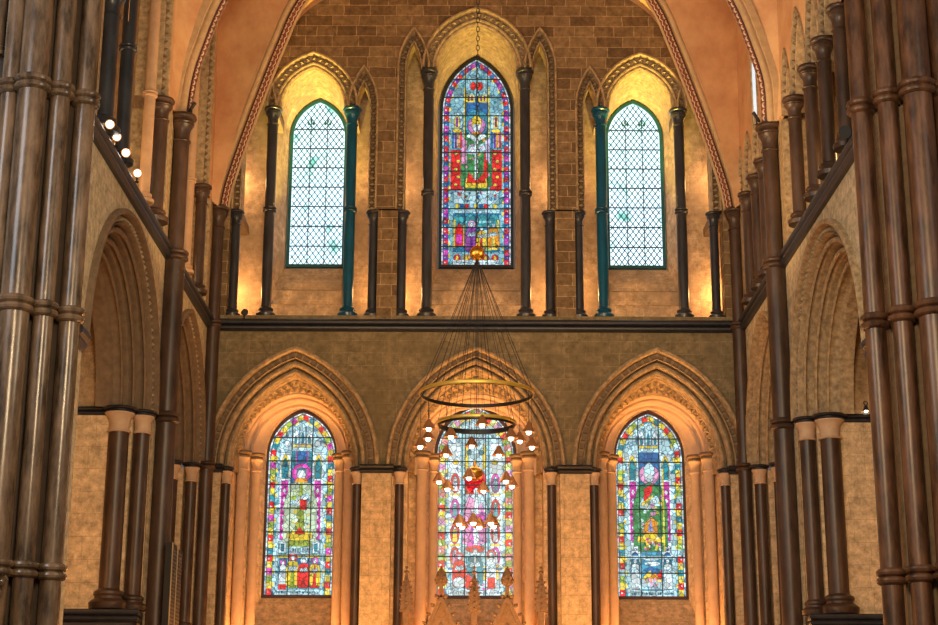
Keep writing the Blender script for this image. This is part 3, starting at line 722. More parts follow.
column('wall_shaft', (-5.98, -10.72, 9.95), 18.2, .075, (M['pier_marble'],) * 5, 'thin grey shaft on the white wall at the top left edge', 'column', cap=False, base=True)
# carved leaf corbels below the lowest ring, at the left pier
root = empty('leaf_corbel', (-5.44, -11.30, 3.0), 'dark carved leaf corbel under the lowest ring of the left pier', 'corbel')
m_ = MB(); m_.lathe([(.02, 0), (.08, .06), (.13, .25), (.19, .5), (.23, .54)], n=18); obj('bell', m_, M['pier_marble'], root, off=(0, 0, 0))
for k in range(9):
    for j in range(3):
        a = k * 2 * PI / 9 + j * .35; q = .10 + .05 * j
        m_ = MB(); c = Vector((q * math.cos(a), q * math.sin(a), .14 + .15 * j)); m_.sphere(c, .045, 6, 1.1)
        m_.tube([c, c + Vector((math.cos(a) * .05, math.sin(a) * .05, .05)), c + Vector((math.cos(a) * .07, math.sin(a) * .07, .02))], [.03, .03, .01], 6)
        obj('leaf', m_, M['pier_marble'], root, off=(0, 0, 0))

# ================================================================== VAULT
def crom(P, n):
    P = [Vector(p) for p in P]; Q = [P[0] * 2 - P[1]] + P + [P[-1] * 2 - P[-2]]; out = []
    for i in range(1, len(Q) - 2):
        for k in range(n):
            t = k / n; a, b, c, d = Q[i - 1:i + 3]
            out.append(.5 * ((2 * b) + (c - a) * t + (2 * a - 5 * b + 4 * c - d) * t * t + (3 * b - a - 3 * c + d) * t ** 3))
    out.append(Q[-2]); return out
def resample(P, n):
    L = [0]
    for a, b in zip(P, P[1:]): L.append(L[-1] + (b - a).length)
    out = []; j = 0
    for k in range(n + 1):
        t = L[-1] * k / n
        while j < len(P) - 2 and L[j + 1] < t: j += 1
        u = (t - L[j]) / max(L[j + 1] - L[j], 1e-9); out.append(P[j].lerp(P[j + 1], u))
    return out
def rib_curve(pts): return resample(crom(pts, 10), 48)
def mk_rib(pts, w, dep, label, axis_dir, fil=.22):
    """pts: intrados line from capital to crown; axis_dir: horizontal direction across the rib"""
    C_ = rib_curve(pts); ax = Vector(axis_dir).normalized()
    prof = [(-w, dep), (-w, dep * .62)] + [(-w * .72 + w * .26 * math.cos(a), dep * .40 + w * .3 * math.sin(a)) for a in [PI * (1 + k / 6) - PI * .3 for k in range(7)]] + \
        [(-w * .38, dep * .40), (-w * (fil + .1), dep * .16), (-w * fil, .0), (w * fil, 0), (w * (fil + .1), dep * .16), (w * .38, dep * .40)] + \
        [(w * .72 + w * .26 * math.cos(a), dep * .40 + w * .3 * math.sin(a)) for a in [PI * 1.3 + PI * k / 6 for k in range(7)]] + [(w, dep * .62), (w, dep)]
    fr = []
    for i, p in enumerate(C_):
        t = (C_[min(i + 1, len(C_) - 1)] - C_[max(i - 1, 0)]).normalized()
        nrm = t.cross(ax); nrm = nrm if nrm.z > 0 or nrm.dot(Vector((p.x, 0, 0))) > 0 else -nrm
        nrm = (nrm - t * nrm.dot(t)).normalized(); fr.append((p, t, nrm))
    m_ = MB(); m_.loft([[p + ax * a + n_ * b for a, b in prof] for p, t, n_ in fr])
    root = empty('vault_rib', tuple(C_[0]), label, 'vault rib', 'vault ribs'); obj('moulding', m_, M['rib'], root)
    if True:
        m1 = MB(); m2 = MB(); m3 = MB(); F_ = []
        tot = 0
        D_ = [Vector(c[0]) for c in fr]; step = .055; S = resample(D_, int(sum((b - a).length for a, b in zip(D_, D_[1:])) / step))
        fr2 = []
        for i, p in enumerate(S):
            t = (S[min(i + 1, len(S) - 1)] - S[max(i - 1, 0)]).normalized(); nrm = t.cross(ax)
            nrm = nrm if nrm.z > 0 or nrm.dot(Vector((p.x, 0, 0))) > 0 else -nrm
            fr2.append((p, nrm))
        h = w * fil; e = -.004
        for off, sgn in ((h, 1), (-h, -1)):
            pass
        def strip(mbx, a0, a1, zz, ee):
            m = []
            for i, (p, n_) in enumerate(fr2):
                sh = zz * (1 if i % 2 else -1); m.append([p + ax * (a0 + sh) + n_ * ee, p + ax * (a1 + sh) + n_ * ee])
            mbx.loft(m)
        strip(m1, -h, h, 0, -.003)
        for a in ((-h * .55, h * .55) if fil > .3 else (0,)): strip(m2, a - .011, a + .011, .018, -.006)
        # zigzag on both flanks too, seen from the side
        for sg in (-1, 1):
            for mm, b0, b1, zz, ee in ((m1, .0, .06, 0, .004), (m2, .015, .04, .012, .007), (m3, .06, .075, 0, .004)):
                q = []
                for i, (p, n_) in enumerate(fr2):
                    shv = zz * (1 if i % 2 else -1)
                    base0 = p + ax * sg * (w * fil + (b0) * .45 + ee) + n_ * (b0 + shv); base1 = p + ax * sg * (w * fil + (b1) * .45 + ee) + n_ * (b1 + shv)
                    q.append([base0, base1])
                mm.loft(q)
        pb = obj('painted_band', m1, M['red'], root, smooth=False); obj('zigzag_line', m2, M['cream'], pb, smooth=False); obj('edge_line', m3, M['iron'], pb, smooth=False)
    return C_
CR = (0, -4.2, 17.6); ribs = {}
for s in (-1, 1):
    yb = YB[s]; sd = sname[s]
    T_ = [(s * 4.74, -4.2 * .3 + yb * .7, 11.76), (s * 4.70, -4.25, 12.4), (s * 4.57, -4.22, 13.0), (s * 4.23, -4.2, 14.0), (s * 3.5, -4.2, 15.2), (s * 2.1, -4.2, 16.6), (0, -4.2, 17.6)]
    D_ = [(s * 4.76, -.24, 11.62), (s * 4.70, -.29, 12.0), (s * 4.46, -.48, 12.72), (s * 4.12, -.75, 13.6), (s * 3.68, -1.13, 14.6), (s * 3.24, -1.5, 15.37), (s * 1.8, -2.7, 16.85), (0, -4.2, 17.6)]
    N_ = [(s * 4.76, -9.9, 11.62), (s * 4.70, -9.85, 12.0), (s * 4.46, -9.5, 12.72), (s * 3.68, -8.4, 14.6), (s * 3.24, -7.9, 15.37), (s * 1.8, -6.1, 16.85), (0, -4.2, 17.6)]
    ribs[s] = (mk_rib(T_, .2, .30, 'vault rib curving up from the capital before the %s gallery' % sd, (0, 1, 0), .14),
               mk_rib(D_, .19, .30, 'diagonal vault rib springing from the %s corner of the front wall' % sd, (s * -4.0, -4.8, 0) if 0 else (4.0, s * -4.8, 0), .22),
               rib_curve(N_))
# webs
mb = MB()
def web(A_, B_):
    n = min(len(A_), len(B_)); rows = []
    for k in range(9):
        t = k / 8; rows.append([A_[i].lerp(B_[i], t) + Vector((0, 0, .12 * math.sin(PI * t) * (i / n))) for i in range(n)])
    mb.loft(rows)
def off(Cv, dx, dy, dz=.2): return [Vector((p.x + dx, p.y + dy, p.z + dz * min(1, i / 10))) for i, p in enumerate(Cv)]
for s in (-1, 1):
    Tc, Dc, Nc = ribs[s]; yb = YB[s]
    # front wall cell
    W_ = rib_curve([(s * 4.98, 0.02, 11.66), (s * 4.72, 0.02, 12.9), (s * 4.30, 0.02, 13.9), (s * 3.92, .02, 14.9), (s * 3.52, .02, 15.66), (s * 3.0, .02, 16.12), (s * 1.6, .02, 17.1), (0, .02, 17.8)])
    web(off(Dc, s * .16, .12), W_)
    # far side cell: two halves
    ym = (yb - .1) / 2 - .05
    Wa = rib_curve([(s * 5.0, -.42, 11.7), (s * 5.0, -.46, 13.0), (s * 5.0, -.6, 14.6), (s * 5.0, -1.1, 16.2), (s * 5.0, ym, 17.3), (s * 3, ym - .5, 17.5), (0, -4.1, 17.8)])
    Wb = rib_curve([(s * 5.0, yb + .34, 11.8), (s * 5.0, yb + .40, 13.0), (s * 5.0, yb + .55, 14.6), (s * 5.0, yb + 1.1, 16.2), (s * 5.0, ym, 17.3), (s * 3, ym - .5, 17.5), (0, -4.1, 17.8)])
    web(off(Dc, s * .12, -.12), Wa); web(off(Tc, s * .2, .14), Wb)
    yn = (yb - 9.9) / 2
    Wc = rib_curve([(s * 5.0, yb - .36, 11.8), (s * 5.0, yb - .42, 13.0), (s * 5.0, yb - .6, 14.6), (s * 5.0, yb - 1.1, 16.0), (s * 5.0, yn, 17.3), (s * 3, yn + .5, 17.5), (0, -4.3, 17.8)])
    Wd = rib_curve([(s * 5.0, -9.9, 11.8), (s * 5.0, -9.9, 13.0), (s * 5.0, -9.7, 14.6), (s * 5.0, -9.2, 16.0), (s * 5.0, yn, 17.3), (s * 3, yn + .5, 17.5), (0, -4.3, 17.8)])
    web(off(Tc, s * .2, -.14), Wc); web(off(Nc, 0, 0), Wd)
o = obj('ceiling', mb, M['plaster']); tag(o, kind='structure')

# ================================================================== WINDOWS
WH = (.50, .80, .86); PALE = (.25, .55, .64); BL = (.01, .16, .42); TEAL = (.0, .28, .36); RED = (.9, .02, .03); MAG = (.8, .05, .5); PINK = (.85, .35, .62)
YEL = (.95, .72, .06); GRN = (.04, .30, .10); OLV = (.35, .5, .05); PUR = (.25, .03, .4); ORG = (.9, .35, .03); GREY = (.12, .30, .40); DK = (.01, .05, .12); WHT = (.82, .98, 1.0)
class Glass:
    def __init__(s, arch, y, zbot): s.mb = MB(); s.A = arch; s.y = y; s.zb = zbot; s.cx = arch.cx; s.lay = 0
    def poly(s, pts, col, lay, out=True):
        y = s.y - .0015 * lay
        if out:
            cx = sum(p[0] for p in pts) / len(pts); cz = sum(p[1] for p in pts) / len(pts); P = []
            for x, z in pts:
                d = math.hypot(x - cx, z - cz) or 1; P.append((x + (x - cx) / d * .010, z + (z - cz) / d * .010))
            s.mb.add([(s.cx + x, y + .0007, z) for x, z in P], [tuple(range(len(P)))], col=DK)
        s.mb.add([(s.cx + x, y, z) for x, z in pts], [tuple(range(len(pts)))], col=col)
    def rect(s, x0, z0, x1, z1, col, lay, out=True): s.poly([(x0, z0), (x1, z0), (x1, z1), (x0, z1)], col, lay, out)
    def ell(s, x, z, rx, rz, col, lay, n=14, out=True): s.poly([(x + rx * math.cos(2 * PI * k / n), z + rz * math.sin(2 * PI * k / n)) for k in range(n)], col, lay, out)
    def pointed(s, x, z0, w, h, col, lay):
        s.poly([(x - w, z0), (x + w, z0), (x + w, z0 + h * .6), (x + w * .7, z0 + h * .84), (x, z0 + h), (x - w * .7, z0 + h * .84), (x - w, z0 + h * .6)], col, lay)
    def border(s, cols, w, seg):
        A = Arch(0, s.A.a, s.A.h, s.A.z0, s.zb)
        def band(d0, d1, colf, lay, st):
            p0 = A.pts(d0, 40); p1 = A.pts(d1, 40)
            # arc length stations
            pts0 = [Vector((x, 0, z)) for x, z in p0]; pts1 = [Vector((x, 0, z)) for x, z in p1]
            # legs subdivided
            def full(p):
                a, b = p[0], p[1]; c, d = p[-2], p[-1]; n = max(1, int((b - a).length / st))
                return [a.lerp(b, k / n) for k in range(n)] + p[1:-1] + [c.lerp(d, k / n) for k in range(1, n + 1)], n
            q0, n = full(pts0); q1, _ = full(pts1); k = 0
            m = len(p0) - 2; L = len(q0)
            cid = 0; i = 0
            while i < L - 1:
                j = min(i + 1, L - 1)
                if n <= i < n + m - 1:
                    while j < n + m - 1 and (q0[j] - q0[i]).length < st * .9: j += 1
                vs = [q0[t] for t in range(i, j + 1)] + [q1[t] for t in range(j, i - 1, -1)]
                y = s.y - .0015 * lay
                s.mb.add([(s.cx + v.x, y, v.z) for v in vs], [tuple(range(len(vs)))], col=colf(cid)); cid += 1; i = j
        band(0, -.028, lambda k: WHT if k % 3 else PALE, 1, .09)
        band(-.028, -.04, lambda k: DK, 2, .3)
        band(-.04, -.04 - w, lambda k: cols[k % len(cols)], 2, seg)
        band(-.04 - w, -.052 - w, lambda k: DK, 2, .3)
        band(-.052 - w, -.085 - w, lambda k: (WH, PALE, YEL)[k % 3] if k % 7 else TEAL, 1, .08)
        # small white triangles over the colour band
        c0 = -.04 - w / 2
        for x, z, tx, tz in along(A.pts(c0, 30), seg):
            r = w * .28; s.poly([(x - tz * r + tx * r, z + tx * r + tz * r), (x + tz * r * .3, z - tx * r * .3), (x - tx * r * .8 - tz * r, z - tz * r * .8 + tx * r)], random.choice((WHT, WH, PALE)), 3, False)
    def base(s, col):
        P = Arch(0, s.A.a, s.A.h, s.A.z0, s.zb).pts(0, 16); s.poly(P, col, 0, False)
    def figure(s, x, z, h, robe, mantle, skin=WHT, halo=None, hat=None, hem=None, lay=6, staff=None, item=None):
        w = h * .145
        if halo: s.ell(x, z + h * .88, h * .115, h * .115, halo, lay); s.ell(x, z + h * .88, h * .085, h * .085, tuple(min(1, c * 1.0 + .1) for c in halo), lay + .5, out=False)
        s.poly([(x - w, z), (x + w, z), (x + w * .85, z + h * .45), (x + w * .75, z + h * .74), (x, z + h * .79), (x - w * .75, z + h * .74), (x - w * .85, z + h * .45)], robe, lay + 1)
        if mantle:
            s.poly([(x - w * 1.35, z + h * .05), (x - w * .45, z + h * .08), (x - w * .25, z + h * .5), (x - w * .12, z + h * .77), (x - w * .9, z + h * .75), (x - w * 1.35, z + h * .5)], mantle, lay + 2)
            s.poly([(x + w * 1.35, z + h * .05), (x + w * .45, z + h * .08), (x + w * .25, z + h * .5), (x + w * .12, z + h * .77), (x + w * .9, z + h * .75), (x + w * 1.35, z + h * .5)], mantle, lay + 2)
        for k in (-.5, -.1, .3): s.poly([(x + w * k, z + h * .02), (x + w * (k + .12), z + h * .02), (x + w * (k * .6 + .06), z + h * .6)], tuple(c * .45 for c in robe), lay + 1.6, False)
        if hem: s.poly([(x - w * 1.05, z + h * .10), (x + w * 1.05, z + h * .10), (x + w, z + h * .17), (x, z + h * .13), (x - w, z + h * .17)], hem, lay + 3)
        s.poly([(x - w * .9, z + h * .5), (x - w * .6, z + h * .62), (x + w * .1, z + h * .56), (x + w * .05, z + h * .48)], WH, lay + 3.3)
        s.poly([(x + w * .9, z + h * .52), (x + w * .6, z + h * .64), (x + w * .0, z + h * .60), (x + w * .1, z + h * .5)], WH, lay + 3.4)
        s.ell(x - w * .3, z + h * .53, w * .16, w * .16, skin, lay + 4, 8); s.ell(x + w * .35, z + h * .57, w * .16, w * .16, skin, lay + 4, 8)
        s.ell(x, z + h * .86, h * .052, h * .068, skin, lay + 4.2)
        s.poly([(x - h * .055, z + h * .85), (x - h * .06, z + h * .93), (x, z + h * .955), (x + h * .06, z + h * .93), (x + h * .055, z + h * .85), (x + h * .03, z + h * .91), (x - h * .03, z + h * .91)], GREY if not hat else hat, lay + 4.6, False)
        if hat: s.poly([(x - h * .055, z + h * .90), (x + h * .055, z + h * .90), (x + h * .06, z + h * .96), (x, z + h * 1.03), (x - h * .06, z + h * .96)], hat, lay + 5)
        if staff: s.rect(x + w * 1.0, z, x + w * 1.12, z + h * .95, staff, lay + 5.2)
        if item: s.rect(x - w * .05, z + h * .44, x + w * .5, z + h * .56, item, lay + 4.1)
    def glyphs(s, x0, x1, z, hh, lay=5, col=DK):
        x = x0
        while x < x1:
            ww = random.uniform(.008, .018); s.rect(x, z + random.uniform(0, hh * .2), x + ww, z + hh * random.uniform(.75, 1), col, lay, False)
            if random.random() < .5: s.rect(x, z + hh * random.choice((0.05, .45, .8)), x + ww * 2, z + hh * random.choice((.15, .55, .95)), col, lay, False)
            x += ww + random.uniform(.012, .022)
    def diamonds(s, x, z0, z1, w, col, lay, dot=WHT, step=.17):
        s.rect(x - w, z0, x + w, z1, col, lay); z = z0 + step / 2
        while z < z1 - step * .3:
            s.poly([(x - w * .55, z), (x, z - step * .3), (x + w * .55, z), (x, z + step * .3)], dot, lay + 1, False)
            s.poly([(x - w, z + step * .5), (x - w * .4, z + step * .35), (x + w * .4, z + step * .35), (x + w, z + step * .5), (x + w * .4, z + step * .6), (x - w * .4, z + step * .6)], tuple(c * .5 for c in col), lay + .7, False); z += step
    def scatter(s, x0, x1, z0, z1, cols, n, lay, r=(.015, .04)):
        for k in range(n):
            x = random.uniform(x0, x1); z = random.uniform(z0, z1); rr = random.uniform(*r); a = random.random() * PI; m = random.choice((3, 4, 4, 5))
            s.poly([(x + rr * math.cos(a + 2 * PI * j / m), z + rr * 1.2 * math.sin(a + 2 * PI * j / m)) for j in range(m)], random.choice(cols), lay, False)
    def canopy(s, x, z, w, h, lay=4):
        s.rect(x - w, z, x + w, z + h * .12, WH, lay); s.rect(x - w * .9, z + h * .14, x + w * .9, z + h * .22, YEL, lay)
        for k in (-.66, 0, .66):
            s.pointed(x + k * w, z + h * .25, w * .24, h * (.5 if k else .75), WHT if k else WH, lay + 1)
            s.pointed(x + k * w, z + h * .28, w * .11, h * (.25 if k else .4), TEAL, lay + 2)
        for k in (-1, -.33, .33, 1): s.rect(x + k * w - .012, z + h * .12, x + k * w + .012, z + h * .85, GREY, lay + 2)

def make_window(name, arch, y, zbot, paint, mat, frame_mat, hb, vb, fr=.055):
    root = empty(name, (arch.cx, y, zbot), kind='structure')
    G = Glass(arch, y, zbot); paint(G)
    obj('window_glass', G.mb, mat, root, smooth=False, normals=False)
    A = Arch(arch.cx, arch.a, arch.h, arch.z0, zbot)
    m_ = MB()
    def loop(dr, yy, dz):
        p = Arch(arch.cx, arch.a, arch.h, arch.z0, zbot - dz).pts(dr); return [(x, yy, z) for x, z in p]
    m_.loft([loop(fr, y + .06, fr), loop(fr, y - .05, fr), loop(-.004, y - .05, -.004), loop(-.004, y + .01, -.004)], closed=True)
    obj('window_frame', m_, frame_mat, root)
    m_ = MB()
    for z in hb:
        wd = arch.a if z <= arch.z0 else None
        if wd is None:
            u = math.sqrt(max(0, arch.R ** 2 - (z - arch.z0) ** 2)) - arch.c; wd = u
        m_.box(arch.cx - wd, y - .03, z - .011, arch.cx + wd, y - .014, z + .011)
    for x, zt in vb:
        m_.box(arch.cx + x - .009, y - .028, zbot, arch.cx + x + .009, y - .016, min(zt, arch.top(arch.cx + x) - .005))
    obj('saddle_bars', m_, M['bar'], root, smooth=False)
    return root, G

def side_tower(g, x, w, z0, z1):
    g.rect(x - w, z0, x + w, z1, WH, 2)
    g.scatter(x - w, x + w, z0, z1, (PALE, GREY, YEL, WHT), 16, 3, (.012, .03))
def paint_left(g):
    g.base(WH); A = g.A; zb = g.zb
    g.scatter(-.45, .45, zb, A.z0 + .7 * A.h, (PALE, GREY, WHT, WH, TEAL), 200, .5, (.02, .05))
    g.rect(-.40, zb + .10, .40, zb + 1.02, PALE, 1)
    g.rect(-.20, 5.52, .20, 7.35, BL, 3); g.pointed(0, 6.9, .2, .62, TEAL, 3.2); g.pointed(0, 7.1, .12, .45, MAG, 3.4); g.pointed(0, 7.1, .1, .36, BL, 3.6)
    for s in (-1, 1):
        g.rect(s * .33 - .09, 5.75, s * .33 + .09, 7.3, WHT, 2); g.diamonds(s * .32, 5.62, 6.75, .065, MAG, 3)
        g.pointed(s * .32, 6.80, .07, .48, YEL, 3); g.pointed(s * .32, 6.80, .058, .40, TEAL, 3.5); g.rect(s * .32 - .06, 5.36, s * .32 + .06, 5.58, WHT, 3); g.rect(s * .32 - .03, 5.4, s * .32 + .03, 5.53, TEAL, 4)
        g.ell(s * .30, 7.48, .06, .06, WHT, 4)
    g.canopy(0, 7.34, .2, .55)
    g.figure(0, 5.48, 1.62, (.30, .42, .06), (.55, .72, .50), halo=MAG, hem=YEL, lay=8, item=RED); g.scatter(-.2, .2, 5.85, 6.6, (OLV, WHT, (.3, .4, .1), YEL, GREY, (.6, .7, .4)), 34, 11.5, (.02, .045))
    g.poly([(-.13, 6.72), (.13, 6.72), (.09, 6.8), (-.09, 6.8)], ORG, 14); g.poly([(-.2, 5.6), (.2, 5.6), (.14, 5.8), (0, 5.68), (-.14, 5.8)], YEL, 14); g.poly([(-.1, 5.72), (.1, 5.72), (0, 5.86)], RED, 14.5)
    g.rect(-.2, 5.34, .2, 5.48, WH, 9); g.glyphs(-.18, .18, 5.36, .1, 10)
    g.rect(-.40, 5.27, .40, 5.32, YEL, 8)
    g.pointed(-.30, zb + .14, .08, .72, TEAL, 3); g.pointed(.30, zb + .14, .08, .72, TEAL, 3)
    g.rect(-.2, zb + .14, .2, zb + .78, BL, 2)
    g.figure(-.30, zb + .16, .52, WHT, None, lay=8, halo=MAG); g.rect(-.37, zb + .11, -.23, zb + .2, RED, 15)
    g.figure(-.11, zb + .14, .66, OLV, YEL, halo=RED, lay=9); g.figure(.10, zb + .14, .60, RED, RED, halo=WH, lay=10); g.figure(.31, zb + .14, .58, RED, YEL, lay=9, halo=MAG)
    g.rect(-.40, zb + .02, .40, zb + .10, WH, 6); g.glyphs(-.38, .38, zb + .03, .055, 7)
    g.border([RED, YEL, OLV, MAG, YEL, RED, TEAL, YEL], .092, .125)
def paint_right(g):
    g.base(WH); A = g.A; zb = g.zb
    g.scatter(-.45, .45, zb, A.z0 + .7 * A.h, (PALE, GREY, WHT, WH, TEAL), 200, .5, (.02, .05))
    g.rect(-.20, 5.52, .20, 7.35, TEAL, 3); g.pointed(0, 6.9, .2, .62, BL, 3.2)
    for s in (-1, 1):
        g.rect(s * .33 - .09, 5.75, s * .33 + .09, 7.3, WHT, 2); g.diamonds(s * .32, 5.62, 6.75, .065, MAG, 3)
        g.pointed(s * .32, 6.80, .07, .48, YEL, 3); g.pointed(s * .32, 6.80, .058, .40, TEAL, 3.5); g.rect(s * .32 - .07, 5.36, s * .32 + .07, 5.58, WHT, 3); g.glyphs(s * .32 - .05, s * .32 + .05, 5.42, .08, 4)
    g.canopy(0, 7.34, .2, .55)
    g.figure(0.0, 5.42, 1.68, GRN, GRN, halo=PINK, hat=WH, lay=8, staff=YEL, hem=YEL)
    g.scatter(-.24, .24, 5.7, 6.5, ((.06, .22, .10), (.2, .45, .2), WHT, PINK, (.1, .3, .2), YEL), 40, 12, (.02, .045))
    g.poly([(-.12, 6.35), (.04, 6.55), (.06, 6.72), (-.1, 6.62)], RED, 14); g.poly([(-.16, 6.28), (.06, 6.45), (.06, 6.5), (-.16, 6.34)], YEL, 14.5)
    g.poly([(-.16, 5.75), (.14, 5.75), (.12, 5.98), (.02, 6.08), (-.1, 5.95)], ORG, 14); g.poly([(-.05, 5.8), (.05, 5.8), (0, 6.05)], (.3, .4, .8), 15); g.poly([(-.2, 5.62), (.2, 5.62), (.1, 5.76), (-.12, 5.74)], YEL, 14.2)
    g.scatter(-.16, .18, 5.45, 5.7, (WHT, YEL, GREY, MAG, RED), 22, 15, (.02, .035))
    g.rect(-.40, 5.27, .40, 5.33, WH, 8)
    g.rect(-.19, zb + .12, .19, zb + .84, (.05, .4, .6), 3); g.ell(0, zb + .72, .16, .04, WHT, 4); g.ell(.02, zb + .62, .15, .04, WHT, 4); g.ell(0, zb + .5, .14, .05, BL, 4)
    g.poly([(-.19, zb + .34), (-.02, zb + .5), (.0, zb + .34)], YEL, 5); g.poly([(.19, zb + .5), (.04, zb + .34), (.19, zb + .3)], RED, 5); g.poly([(-.05, zb + .34), (.06, zb + .46), (.14, zb + .34)], ORG, 5.5)
    g.rect(-.19, zb + .14, .19, zb + .33, WH, 5); g.scatter(-.18, .18, zb + .2, zb + .34, (YEL, ORG, PINK), 16, 6, (.02, .03))
    for s in (-1, 1):
        g.pointed(s * .31, zb + .14, .08, .74, TEAL, 3); g.pointed(s * .31, zb + .68, .06, .16, BL, 4); g.figure(s * .31, zb + .15, .60, WHT, None, lay=8)
    g.rect(-.40, zb + .02, .40, zb + .10, WH, 6); g.glyphs(-.38, .38, zb + .03, .055, 7)
    g.border([RED, YEL, OLV, WH, RED, YEL, TEAL, YEL], .092, .125)
def paint_mid(g):
    g.base(WH); A = g.A; zb = g.zb
    g.scatter(-.55, .55, zb, A.z0 + .7 * A.h, (PALE, WHT, WH, (.5, .7, .85), GREY), 240, .5, (.02, .05))
    for s in (-1, 1):
        g.rect(s * .40 - .11, 5.0, s * .40 + .11, 7.5, WHT, 1.5); g.rect(s * .255 - .018, 5.3, s * .255 + .018, 7.7, TEAL, 2)
        for k, z in enumerate((6.72, 6.22, 5.74, 5.30)):
            g.ell(s * .39, z, .085, .19, RED if (k + (s > 0)) % 3 != 1 else MAG, 3); g.ell(s * .39, z, .045, .135, WH, 4)
            g.figure(s * .39, z - .15, .30, random.choice((WHT, (.1, .45, .5), YEL, PINK)), None, lay=6); g.rect(s * .39 - .09, z - .235, s * .39 + .09, z - .20, YEL, 5)
        g.ell(s * .38, 7.13, .055, .045, YEL, 4); g.pointed(s * .17, 7.0, .03, .5, YEL, 4); g.ell(s * .12, 7.32, .04, .05, TEAL, 5)
    g.ell(0, 6.78, .20, .26, RED, 3); g.ell(0, 6.96, .09, .1, (.9, .12, .06), 3.5); g.rect(-.2, 6.5, .2, 6.8, RED, 3)
    g.rect(-.23, 5.50, .23, 6.5, WH, 3)
    g.poly([(-.24, 5.55), (-.05, 5.5), (-.02, 6.4), (-.12, 6.48), (-.22, 6.2)], PINK, 5); g.poly([(.22, 5.6), (.05, 5.5), (.02, 6.1), (.1, 6.35), (.22, 6.1)], (.75, .3, .62), 5)
    g.poly([(-.03, 5.52), (.07, 5.6), (.06, 6.45), (-.02, 6.45)], WHT, 6); g.poly([(.02, 5.9), (.16, 5.9), (.16, 6.1), (.03, 6.12)], MAG, 7); g.ell(.02, 6.56, .05, .065, WHT, 9)
    g.poly([(-.16, 5.5), (-.02, 5.5), (-.06, 5.95)], (.6, .1, .45), 6); g.scatter(-.2, .2, 5.55, 6.3, (PINK, MAG, WHT, PUR), 26, 6.5, (.02, .035))
    g.ell(0, 5.45, .18, .07, RED, 5); g.rect(-.22, 5.12, .22, 5.38, WH, 5); g.glyphs(-.2, .2, 5.15, .18, 6, TEAL); g.rect(-.5, 5.05, .5, 5.09, (.02, .2, .5), 8); g.rect(-.36, 5.0, .36, 5.045, YEL, 8)
    g.rect(-.46, zb + .14, .46, 5.0, WH, 2); g.rect(.16, zb + .3, .45, zb + .75, YEL, 3); g.rect(-.45, zb + .5, -.2, zb + .72, YEL, 3)
    for k in range(4): g.rect(.16, zb + .36 + .1 * k, .45, zb + .37 + .1 * k, ORG, 4, False)
    g.figure(-.30, zb + .16, .66, RED, RED, halo=RED, lay=7); g.ell(-.3, zb + .25, .12, .1, WHT, 14); g.ell(-.13, zb + .26, .07, .14, RED, 14)
    g.figure(0.0, zb + .16, .78, WHT, TEAL, lay=8); g.figure(.31, zb + .16, .72, WHT, None, halo=RED, lay=8); g.rect(.24, zb + .14, .38, zb + .34, RED, 14)
    g.scatter(-.1, .45, zb + .12, zb + .24, (PINK, MAG, WHT, RED), 26, 12, (.015, .03))
    g.rect(-.5, zb + .02, .5, zb + .10, WHT, 6); g.glyphs(-.48, .48, zb + .03, .055, 7, GREY)
    g.border([RED, (.8, .9, .3), PINK, YEL, RED, OLV, (.9, .3, .3), OLV], .12, .13)
